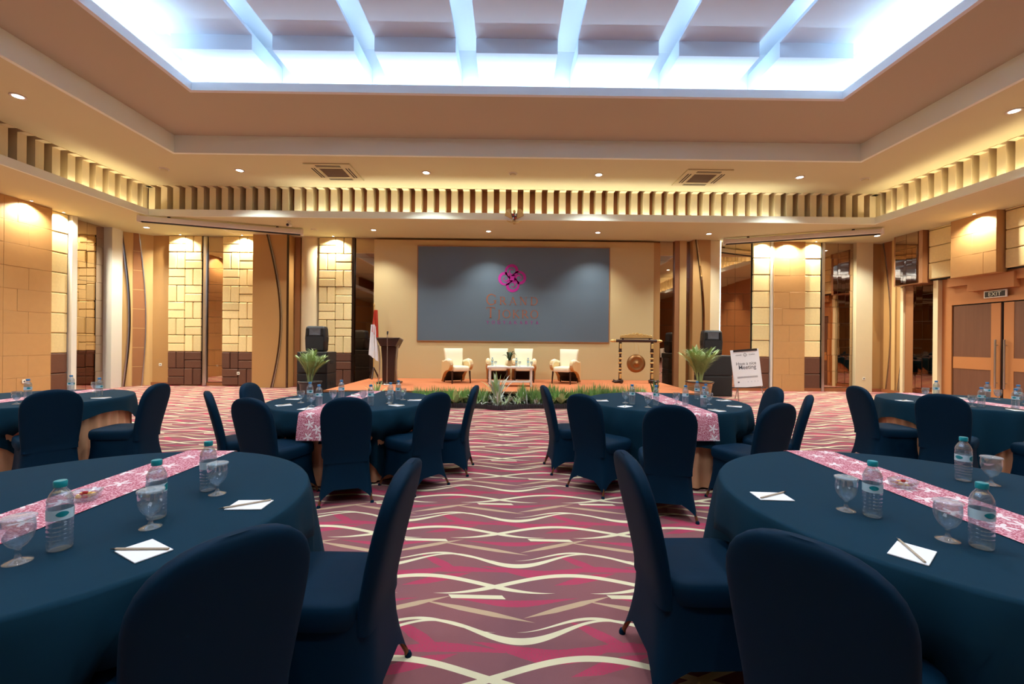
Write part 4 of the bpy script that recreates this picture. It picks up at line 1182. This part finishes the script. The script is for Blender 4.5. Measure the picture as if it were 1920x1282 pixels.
for k, (x, y, lb) in enumerate(((-3.10, 9.60, 'pale broad-leaved plant at the left end of the stage bed'), (-2.72, 9.62, 'pale broad-leaved plant second from the left end of the stage bed'), (-2.35, 9.58, 'pale broad-leaved plant left of the grass in the stage bed'),
                                (-1.72, 9.48, 'low pale-leaved plant before the left grass in the stage bed'), (-1.15, 9.46, 'low pale-leaved plant left of the near bushes in the stage bed'), (1.15, 9.48, 'low pale-leaved plant before the right grass in the stage bed'), (2.95, 9.55, 'pale broad-leaved plant at the foot of the gong'))):
    bush('broadleaf_plant', x, y, 0.06, 13, 0.22, 0.36, 0.10, (10, 65), ['leafp', 'leafg', 'leafp'], 20 + k, lb)
for k, x in enumerate((-2.05, -1.42, -0.95, 0.62, 0.92, 1.50, 1.85, 2.20, 2.55)):
    bush('border_plant', x, 9.50, 0.06, 22, 0.12, 0.24, 0.04, (5, 70), [['leafg', 'leafs'], ['leafp', 'leafg'], ['leafd', 'leafg']][k % 3], 60 + k, '%s low border plant from the left along the front edge of the stage bed' % ['first', 'second', 'third', 'fourth', 'fifth', 'sixth', 'seventh', 'eighth', 'ninth'][k], 'low border plants of the stage bed', spread=0.09)
bush('fern', -2.95, 9.74, 0.06, 26, 0.3, 0.5, 0.025, (40, 80), ['leafg'], 41, 'feathery green fern before the lectern in the stage bed')
bush('snake_plant', 3.28, 9.68, 0.06, 9, 0.45, 0.66, 0.07, (72, 88), ['leafd', 'leafg'], 42, 'dark upright snake plant at the right end of the stage bed')
bush('broadleaf_plant', 3.12, 9.58, 0.06, 14, 0.25, 0.45, 0.14, (15, 60), ['leafp', 'leafg'], 43, 'large broad-leaved plant left of the snake plant')
bush('broadleaf_plant', 3.55, 9.56, 0.06, 12, 0.2, 0.34, 0.08, (15, 65), ['leafd', 'leafs'], 44, 'small dark plant right of the snake plant')
# ================================================================== round tables
TB = {  # centre, overlay half width, fold seed, words for labels
 'LF': ((-1.793, 1.757), 1.22, 0.3, 'near left table'),
 'RF': ((1.916, 1.872), 1.22, 1.1, 'near right table'),
 'ML': ((-1.77, 4.98), 1.25, 2.0, 'middle left table'),
 'MR': ((1.84, 5.10), 1.25, 2.9, 'middle right table'),
 'FL': ((-5.38, 4.91), 1.07, 0.8, 'far left table'),
 'FR': ((5.71, 5.32), 1.14, 1.7, 'far right table')}
C = {k: v[0] for k, v in TB.items()}
CH = [  # top of the back (x, y), facing or table, label
 ((-0.685, 1.10), (-0.79, 0.61), 'dark covered chair with its back close to the viewer at the near left table'),
 ((-0.394, 1.762), (-1.0, 0.03), 'dark covered chair seen side-on right of the near left table'),
 ((0.522, 1.925), (1.0, 0.02), 'dark covered chair seen side-on left of the near right table'),
 ((0.75, 1.09), (0.79, 0.61), 'dark covered chair with its back close to the viewer at the near right table'),
 ((-1.389, 3.737), (-0.33, 0.94), 'dark covered chair square in front of the middle left table, beside the runner end'),
 ((-0.678, 4.146), 'ML', 'dark covered chair at the right front of the middle left table'),
 ((-0.358, 4.836), (-1.0, 0.05), 'dark covered chair seen edge-on at the right of the middle left table'),
 ((-2.181, 3.648), 'ML', 'dark covered chair with seat showing at the left front of the middle left table'),
 ((-2.83, 4.09), (0.80, 0.60), 'dark covered chair seen edge-on at the far left of the middle left table'),
 ((-2.936, 4.909), (1.0, 0.06), 'dark covered chair behind the others on the left of the middle left table'),
 ((0.397, 4.902), (1.0, 0.10), 'dark covered chair seen edge-on at the left of the middle right table'),
 ((0.694, 4.117), 'MR', 'dark covered chair at the left front of the middle right table'),
 ((1.293, 3.44), (0.22, 0.97), 'dark covered chair square in front of the middle right table'),
 ((2.278, 3.60), (-0.35, 0.94), 'dark covered chair with seat showing at the right front of the middle right table'),
 ((2.939, 4.193), (-0.84, 0.54), 'dark covered chair seen edge-on at the far right of the middle right table'),
 ((3.071, 4.954), (-1.0, 0.10), 'dark covered chair behind the others on the right of the middle right table'),
 ((-4.262, 4.093), 'FL', 'dark covered chair with its back to the viewer at the far left table'),
 ((-3.807, 4.765), (-1.0, -0.12), 'dark covered chair seen side-on at the right of the far left table'),
 ((4.169, 5.17), (1.0, -0.10), 'dark covered chair seen side-on at the left of the far right table'),
 ((4.413, 4.387), 'FR', 'dark covered chair with its back to the viewer at the far right table'),
 ((5.26, 3.76), (-0.08, 1.0), 'dark covered chair cut off by the right picture edge at the far right table')]
PLACE = []
for T_, f_, lb in CH:
    if isinstance(f_, str): f_ = (C[f_][0] - T_[0], C[f_][1] - T_[1])
    L = math.hypot(*f_); fx, fy = f_[0] / L, f_[1] / L
    PLACE.append(((T_[0] + fx * 0.33, T_[1] + fy * 0.33, 0), math.atan2(-fx, fy), lb))
def dents(c):
    """(bearing, distance) of the front of every chair drawn up to the table at c: the cloth gives way there"""
    out = []
    for loc, rz, lb in PLACE:
        x, y = loc[0] - math.sin(rz) * 0.26 - c[0], loc[1] + math.cos(rz) * 0.26 - c[1]
        d = math.hypot(x, y)
        if d < 1.0: out.append((math.atan2(y, x), d))
    return out
def dent_r(r, a, z, dn):
    for b, d in dn:
        da = abs((a - b + PI) % (2 * PI) - PI)
        wq = max(0.0, min(1.0, (0.36 - da) / 0.10)); wz = max(0.0, min(1.0, (0.54 - z) / 0.05))
        r = r + (min(r, d - 0.02) - r) * wq * wz
    return r
RT, ZT = 0.90, 0.75
def overlay(s, ph, dn):
    rings, NS = [], 144
    def ring(fr, fz):
        row = []
        for k in range(NS):
            a = 2 * PI * k / NS; c_, s_ = math.cos(a), math.sin(a)
            drop = min(s / max(abs(c_), abs(s_)) - 0.93, 0.69)
            drop = max(drop, 0.1)
            q_ = fz
            fold = 0.5 + 0.5 * math.sin(a * 22 + ph + 1.3 * math.sin(3 * a + ph))
            out = 0.012 * min(1, q_ * 6) + q_ * drop * (0.02 + 0.26 * fold * (0.1 + drop))
            z = ZT + 0.006 - (0 if fr is not None else q_ * drop)
            r = fr if fr is not None else dent_r(RT + out, a, z, dn)
            row.append((r * c_, r * s_, z))
        return row
    for fr in (0.05, 0.4, 0.75, 0.88, 0.895): rings.append(ring(fr, 0))
    for q_ in (0.02, 0.08, 0.2, 0.35, 0.5, 0.65, 0.8, 0.92, 1.0): rings.append(ring(None, q_))
    mb = MB(); mb.loft([list(reversed(r)) for r in rings], False, False, True)
    mb.add(rings[0], [tuple(range(NS))])
    return mb
def skirt(ph, dn):
    NS = 200; R = []
    def rr(k, g, z):
        a = 2 * PI * k / NS
        r = 0.855 + g * 0.02 * math.sin(40 * a + 0.8 * math.sin(5 * a + ph))
        return dent_r(r, a, z, [(b, d - 0.03) for b, d in dn])
    for z, g in ((ZT - 0.02, 0.0), (0.62, 0.4), (0.52, 0.6), (0.3, 0.8), (0.02, 1.0)):
        R.append([(rr(k, g, z) * math.cos(2 * PI * k / NS), rr(k, g, z) * math.sin(2 * PI * k / NS), z) for k in range(NS)])
    return MB().loft([list(reversed(r)) for r in R], False, False, True)
def runner_obj(cx_, cy_, wd, hang, label):
    """cloth strip along y over the table, hanging down at both ends; uv in metres"""
    L = math.sqrt(RT * RT - (wd / 2) ** 2) + 0.03
    path = [(-L - 0.052, ZT - hang), (-L - 0.034, ZT - hang * 0.5), (-L - 0.008, ZT - 0.02), (-L + 0.006, ZT + 0.005), (-L + 0.03, ZT + 0.0095)]
    path += [(-L + 0.03 + (2 * L - 0.06) * k / 10, ZT + 0.0095) for k in range(1, 10)]
    path += [(-p[0], p[1]) for p in reversed(path[:5])]
    v, f, uv, s = [], [], [], 0.0
    for i, (y, z) in enumerate(path):
        if i: s += math.hypot(y - path[i - 1][0], z - path[i - 1][1])
        for dx in (-wd / 2, 0, wd / 2):
            v.append((dx, y, z)); uv.append((dx + cx_ * 3.7, s + cy_ * 1.3))
    n_ = len(path)
    for i in range(n_ - 1):
        for k in (0, 1): f.append((3 * i + k, 3 * i + k + 1, 3 * i + 4 + k, 3 * i + 3 + k))
    mb = MB().add(v, f, True); me = mb.mesh('table_runner', 'runner')
    ul = me.uv_layers.new(name='UVMap')
    for lp in me.loops: ul.data[lp.index].uv = uv[lp.vertex_index]
    return tag(link('table_runner', me, None, (cx_, cy_, 0)), label, 'table runner', 'table runners')
# bottle
bprof = [(0.026, 0.0), (0.031, 0.004), (0.032, 0.02)]
for k in range(5): bprof += [(0.0325, 0.024 + k * 0.013), (0.0305, 0.030 + k * 0.013), (0.0325, 0.036 + k * 0.013)]
bprof += [(0.032, 0.095), (0.032, 0.135), (0.0325, 0.142), (0.031, 0.150), (0.0325, 0.158), (0.030, 0.168), (0.024, 0.182), (0.015, 0.195), (0.0135, 0.205)]
B_body = MB().lathe(bprof, 24, cap1=False).mesh('bottle_body', 'pet')
B_water = MB().lathe([(0.024, 0.004), (0.029, 0.01), (0.029, 0.165), (0.022, 0.178), (0.018, 0.184)], 20).mesh('water', 'water')
B_cap = MB().lathe([(0.0165, 0.200), (0.0172, 0.203), (0.0172, 0.217), (0.0155, 0.220)], 22).mesh('cap', 'teal')
B_capb = MB().lathe([(0.0165, 0.200), (0.0172, 0.203), (0.0172, 0.217), (0.0155, 0.220)], 22).mesh('cap', 'blue')
B_lab = MB().lathe([(0.0329, 0.100), (0.0329, 0.132)], 24, cap0=False, cap1=False).mesh('label_band', 'label')
def print_patch(a0, a1, z0, z1, n_=10):
    mb = MB(); C = []
    for k in range(n_ + 1):
        q_ = k / n_; a = a0 + (a1 - a0) * q_; hh = math.sin(PI * q_) ** 0.6 * (z1 - z0) / 2; zc = (z0 + z1) / 2
        C.append(((0.0333 * math.cos(a), 0.0333 * math.sin(a), zc - hh), (0.0333 * math.cos(a), 0.0333 * math.sin(a), zc + hh)))
    v = [p for c_ in C for p in c_]
    mb.add(v, [(2 * k, 2 * k + 2, 2 * k + 3, 2 * k + 1) for k in range(n_)], True)
    return mb
pm = print_patch(-2.2, -1.2, 0.110, 0.128)
pm.add(print_patch(-0.5, 0.4, 0.104, 0.130).v, print_patch(-0.5, 0.4, 0.104, 0.130).f, True)
B_print = pm.mesh('label_print', 'teal')
# goblet
G_glass = MB().lathe([(0.034, 0.0), (0.034, 0.002), (0.02, 0.006), (0.008, 0.014), (0.0065, 0.03), (0.009, 0.042), (0.022, 0.052), (0.034, 0.072), (0.039, 0.095), (0.0385, 0.118), (0.036, 0.132)], 26, cap1=False).mesh('goblet_bowl', 'glass')
G_in = MB().lathe([(0.004, 0.048), (0.020, 0.055), (0.032, 0.074), (0.037, 0.095), (0.0365, 0.118), (0.0345, 0.131)], 26, cap0=False, cap1=False).mesh('inner_wall', 'glass')
M['lidm'] = thin_glass('clear_plastic_lid', base=0.08, edge=0.5, milk=0.25)
G_lid = MB().lathe([(0.041, 0.130), (0.0415, 0.136), (0.038, 0.138), (0.004, 0.1385)], 26, cap0=False).mesh('goblet_lid', 'lidm')
PADM = MB().bbox(-0.072, 0.072, -0.05, 0.05, 0.0, 0.004, 0.0008).mesh('notepad_sheets', 'paper')
PENM = MB().tube([(-0.076, -0.046, 0.0082), (0.066, 0.040, 0.0082)], 0.0036, 6).mesh('pencil_shaft', 'pencil')
TIPM = MB().tube([(-0.091, -0.055, 0.0082), (-0.076, -0.046, 0.0082)], [0.0007, 0.0034], 6).mesh('pencil_tip', 'lead')

ORD = ['leftmost', 'second', 'third', 'fourth', 'fifth', 'sixth']
def which(i, n_, what, where):
    if n_ == 1: return 'the %s on the %s' % (what, where)
    if i == 0: return 'leftmost %s on the %s' % (what, where)
    if i == n_ - 1: return 'rightmost %s on the %s' % (what, where)
    return '%s %s from the left on the %s' % (ORD[i], what, where)

ITEMS = {
 'LF': {'b': [(-1.442, 1.409), (-1.333, 1.657), (-1.350, 1.965)], 'g': [(-1.481, 1.324), (-1.285, 1.572), (-1.275, 1.915)], 'p': [(-1.160, 1.395), (-1.057, 1.786)], 'd': [(-1.765, 1.826)]},
 'RF': {'b': [(1.455, 1.718), (1.605, 1.455), (2.313, 2.184)], 'g': [(1.396, 1.777), (1.546, 1.510), (2.383, 2.119)], 'p': [(1.180, 1.927), (1.328, 1.411)], 'd': [(1.894, 2.062)]},
 'ML': {'b': [(-2.182, 4.786), (-1.950, 4.482), (-1.929, 5.024), (-1.440, 4.549), (-1.306, 4.814), (-1.288, 5.086)], 'g': [(-2.25, 4.72), (-2.027, 4.478), (-1.927, 4.776), (-1.611, 4.821), (-1.295, 4.72), (-1.22, 5.03)], 'p': [(-2.328, 4.513), (-2.459, 4.990), (-1.98, 4.270), (-1.886, 5.350), (-1.177, 4.579), (-1.074, 4.987)]},
 'MR': {'b': [(1.383, 4.833), (1.628, 4.766), (1.944, 4.744), (2.326, 5.325), (2.095, 4.636), (2.271, 4.972)], 'g': [(1.331, 4.915), (1.487, 4.602), (1.87, 4.81), (2.258, 4.856)], 'p': [(1.095, 5.079), (1.249, 4.626), (2.587, 5.187), (2.463, 4.703), (2.127, 4.40)]},
 'FL': {'b': [(-5.284, 4.807), (-5.353, 5.346), (-4.756, 5.076)], 'g': [(-5.010, 4.454), (-5.180, 5.471)], 'p': [(-4.607, 4.942), (-5.723, 5.52)]},
 'FR': {'b': [(5.639, 5.675), (5.344, 4.858), (6.181, 5.551), (5.563, 4.714), (6.178, 5.208)], 'g': [(5.234, 4.852), (6.25, 5.49), (6.153, 5.116), (5.488, 5.665)], 'p': [(4.886, 5.317), (5.433, 4.60), (5.936, 5.641)]}}
RW = {'LF': (-1.80, 0.28), 'RF': (1.925, 0.29), 'ML': (-1.83, 0.25), 'MR': (1.89, 0.27), 'FL': (-5.38, 0.27), 'FR': (5.71, 0.27)}
for key, ((cx_, cy_), s_ov, ph, where) in TB.items():
    t = thing('round_table', 'peach satin skirted round banquet table, the %s' % where, 'table', (cx_, cy_, 0), 0, 'round banquet tables')
    MB().lathe([(0.88, ZT - 0.03), (0.89, ZT - 0.02), (0.89, ZT - 0.004), (0.88, ZT)], 48).build('tabletop', 'dkwood', t)
    for k in range(4):
        a = PI / 4 + k * PI / 2
        MB().tube([(0.5 * math.cos(a), 0.5 * math.sin(a), 0.0), (0.5 * math.cos(a), 0.5 * math.sin(a), ZT - 0.03)], 0.02, 8).build('leg', 'steel', t)
    skirt(ph, dents((cx_, cy_))).build('table_skirt', 'satin', t)
    tag(overlay(s_ov, ph, dents((cx_, cy_))).build('tablecloth', 'cloth', None, (cx_, cy_, 0)), 'dark navy cloth draped over the %s' % where, 'tablecloth', 'navy tablecloths')
    rx, rw = RW[key]
    runner_obj(rx, cy_, rw, 0.24, 'red and white batik runner across the %s' % where)
    it = ITEMS[key]; cell = lambda p: p[0] / p[1]
    zt = ZT + 0.007
    onr = lambda p: 0.0035 if abs(p[0] - rx) < rw / 2 + 0.03 else 0.0
    bs = sorted(it['b'], key=cell)
    for i, p in enumerate(bs):
        o = thing('water_bottle', which(i, len(bs), 'clear water bottle', where), 'bottle', (p[0], p[1], zt + onr(p)), math.atan2(-p[0], p[1]) + [0.3, -0.4, 0.8, -0.2, 0.5, 0][i], 'water bottles on the tables')
        link('bottle_body', B_body, o); link('water', B_water, o); link('cap', B_cap if key in ('LF', 'RF') else B_capb, o)
        lb_ = link('label_band', B_lab, o); link('label_print', B_print, lb_)
    gs = sorted(it['g'], key=cell)
    for i, p in enumerate(gs):
        o = thing('goblet', which(i, len(gs), 'short-stemmed glass goblet', where), 'glass', (p[0], p[1], zt + onr(p)), 0, 'goblets on the tables')
        link('goblet_bowl', G_glass, o); link('inner_wall', G_in, o)
        if key in ('LF', 'RF'): link('goblet_lid', G_lid, o)
    ps = sorted(it['p'], key=cell)
    for i, p in enumerate(ps):
        rz = math.atan2(p[1] - cy_, p[0] - cx_)
        z = zt + (0.0035 if abs(p[0] - rx) < rw / 2 + 0.08 else 0.0)
        o = thing('notepad', which(i, len(ps), 'white notepad', where), 'notepad', (p[0], p[1], z), rz, 'notepads on the tables')
        link('notepad_sheets', PADM, o)
        pc = thing('pencil', which(i, len(ps), 'pencil lying on a notepad', where), 'pencil', (p[0], p[1], z), rz, 'pencils on the notepads')
        link('pencil_shaft', PENM, pc); link('pencil_tip', TIPM, pc)
    for p in it.get('d', ()):
        o = thing('candy_dish', 'small glass dish of sweets on the runner of the %s' % where, 'dish', (p[0], p[1], zt + 0.0035), 0.4, 'candy dishes')
        rr = [[(q_[0], q_[1], z) for q_ in superell(r, r, 5, 24)] for r, z in ((0.035, 0), (0.042, 0.006), (0.05, 0.035), (0.046, 0.035), (0.038, 0.008))]
        MB().loft(rr, True, True).build('dish', 'glass', o)
        Rc = random.Random(int(p[0] * 100))
        for k in range(7):
            a, r = k * 0.9, 0.024 if k else 0
            cd_ = thing('wrapped_candy', 'wrapped sweet in the glass dish on the %s' % where, 'candy', (p[0] + r * math.cos(a), p[1] + r * math.sin(a), zt + 0.022 + (0.012 if not k else 0)), Rc.uniform(0, 6), 'sweets in the dish on the %s' % where)
            MB().tube([(-0.010, 0, 0), (-0.006, 0, 0), (0.006, 0, 0), (0.010, 0, 0)], [0.003, 0.007, 0.007, 0.003], 8).build('sweet', 'candy' if k % 3 else 'candy2', cd_)
            for s in (-1, 1): MB().prism([(s * 0.009, 0.0), (s * 0.018, -0.007), (s * 0.018, 0.007)][::s], lambda u, v, q_: (u, v, 0.001 if q_ else -0.001)).build('wrapper_end', 'candy', cd_)

# three bottles on the stage table
for x, lb in ((-0.42, 'clear water bottle at the left end of the white stage table'), (0.20, 'clear water bottle right of the vase on the white stage table'), (0.50, 'clear water bottle at the right end of the white stage table')):
    o = thing('water_bottle', lb, 'bottle', (x, 11.15, SH + 0.511), 0, 'water bottles on the stage table')
    link('bottle_body', B_body, o); link('water', B_water, o); link('cap', B_capb, o)
    lb_ = link('label_band', B_lab, o); link('label_print', B_print, lb_)
    o = thing('goblet', lb.replace('clear water bottle', 'glass goblet beside the bottle'), 'glass', (x + 0.085, 11.17, SH + 0.511), 0, 'goblets on the stage table')
    link('goblet_bowl', G_glass, o); link('inner_wall', G_in, o)

# ================================================================== covered banquet chairs (front = local +y)
def chair():
    t = thing('banquet_chair', '', 'chair', (0, 0, 0), 0, 'covered banquet chairs')
    zs = [0.36, 0.40, 0.44, 0.48, 0.54, 0.60, 0.66, 0.72, 0.78, 0.82, 0.86, 0.89, 0.915, 0.932, 0.943, 0.9485, 0.950]
    R = []
    for z in zs:
        k = max(0.0, (z - 0.40) / 0.55)
        y = -0.205 - 0.125 * k ** 1.25
        w0 = 0.190 + 0.022 * math.sin(min(1, max(0, (z - 0.42) / 0.36)) * PI / 2)
        if z > 0.76: w0 *= max(0.0, 1 - ((z - 0.76) / 0.191) ** 2.5) ** (1 / 2.3)
        th = 0.036 + 0.004 * math.sin(k * PI)
        if z > 0.9: th *= max(0.12, 1 - ((z - 0.9) / 0.0515) ** 2.2) ** 0.5
        R.append([(p[0], p[1], z) for p in superell(max(w0, 0.012), th, 3.6, 40, 0, y)])
    MB().loft(R).build('backrest', 'chair', t)
    R = []
    for z, g, gy in ((0.385, 0.97, 0.97), (0.41, 1.0, 1.0), (0.445, 1.0, 1.0), (0.468, 0.98, 0.975), (0.480, 0.93, 0.92), (0.487, 0.8, 0.78), (0.490, 0.5, 0.5)):
        R.append([(p[0], p[1], z) for p in superell(0.215 * g, 0.232 * gy, 5, 48, 0, 0.025)])
    MB().loft(R).build('seat', 'chair', t)
    # stretch skirt: narrow under the seat, pulled out to the four feet, arched hems between them
    NS = 96; R = []
    def sect(z, hx, y0, y1, nn): return [(p[0], p[1], z) for p in superell(hx, (y1 - y0) / 2, nn, NS, 0, (y0 + y1) / 2)]
    prof = [(0.01, 0.232, -0.285, 0.262, 14), (0.10, 0.218, -0.264, 0.25, 10), (0.20, 0.204, -0.246, 0.241, 7), (0.30, 0.197, -0.238, 0.239, 6), (0.38, 0.196, -0.238, 0.246, 5.5), (0.42, 0.196, -0.240, 0.252, 5)]
    ring0 = []
    def at(z):
        for a, b_ in zip(prof, prof[1:]):
            if a[0] <= z <= b_[0] + 1e-9:
                q_ = (z - a[0]) / (b_[0] - a[0]); return [a[i] + (b_[i] - a[i]) * q_ for i in range(5)]
        return prof[-1]
    base = sect(0, 1, -1, 1, 14)
    hem = []
    for k in range(NS):
        ang = 2 * PI * (k + 0.5) / NS
        u = abs(base[k][0]); v = abs(base[k][1])
        m_ = min(u, v)                      # 0 at the middle of a side, 1 at a corner
        hem.append(0.010 + 0.150 * (1 - m_ ** 3.4) ** 0.9)
    for q_ in (0.0, 0.06, 0.15, 0.3, 0.5, 0.7, 0.85, 1.0):
        row = []
        for k in range(NS):
            z = hem[k] + (0.42 - hem[k]) * q_
            _, hx, y0, y1, nn = at(z)
            p = superell(hx, (y1 - y0) / 2, nn, NS, 0, (y0 + y1) / 2)[k]
            row.append((p[0], p[1], z))
        R.append(row)
    MB().loft(R, False, False, True).build('skirt', 'chair', t)
    for sx in (-1, 1):
        for sy, yy in ((-1, -0.272), (1, 0.25)):
            MB().tube([(sx * 0.17, sy * 0.16, 0.38), (sx * 0.172, sy * 0.19, 0.20), (sx * 0.214, yy * 0.965, 0.03), (sx * 0.218, yy * 0.98, 0.004)], [0.012, 0.012, 0.011, 0.011], 8).build('leg', 'leg', t)
            MB().lathe([(0.016, 0.0), (0.016, 0.010), (0.011, 0.022)], 10, (sx * 0.219, yy, 0.0)).build('foot_pocket', 'chair', t)
    return t
ch0 = chair(); kids(ch0)
for i, (loc, rz, lb) in enumerate(PLACE):
    if i == 0: ch0.location, ch0.rotation_euler, ch0['label'] = loc, (0, 0, rz), lb
    else: dup(ch0, loc, rz, lb)
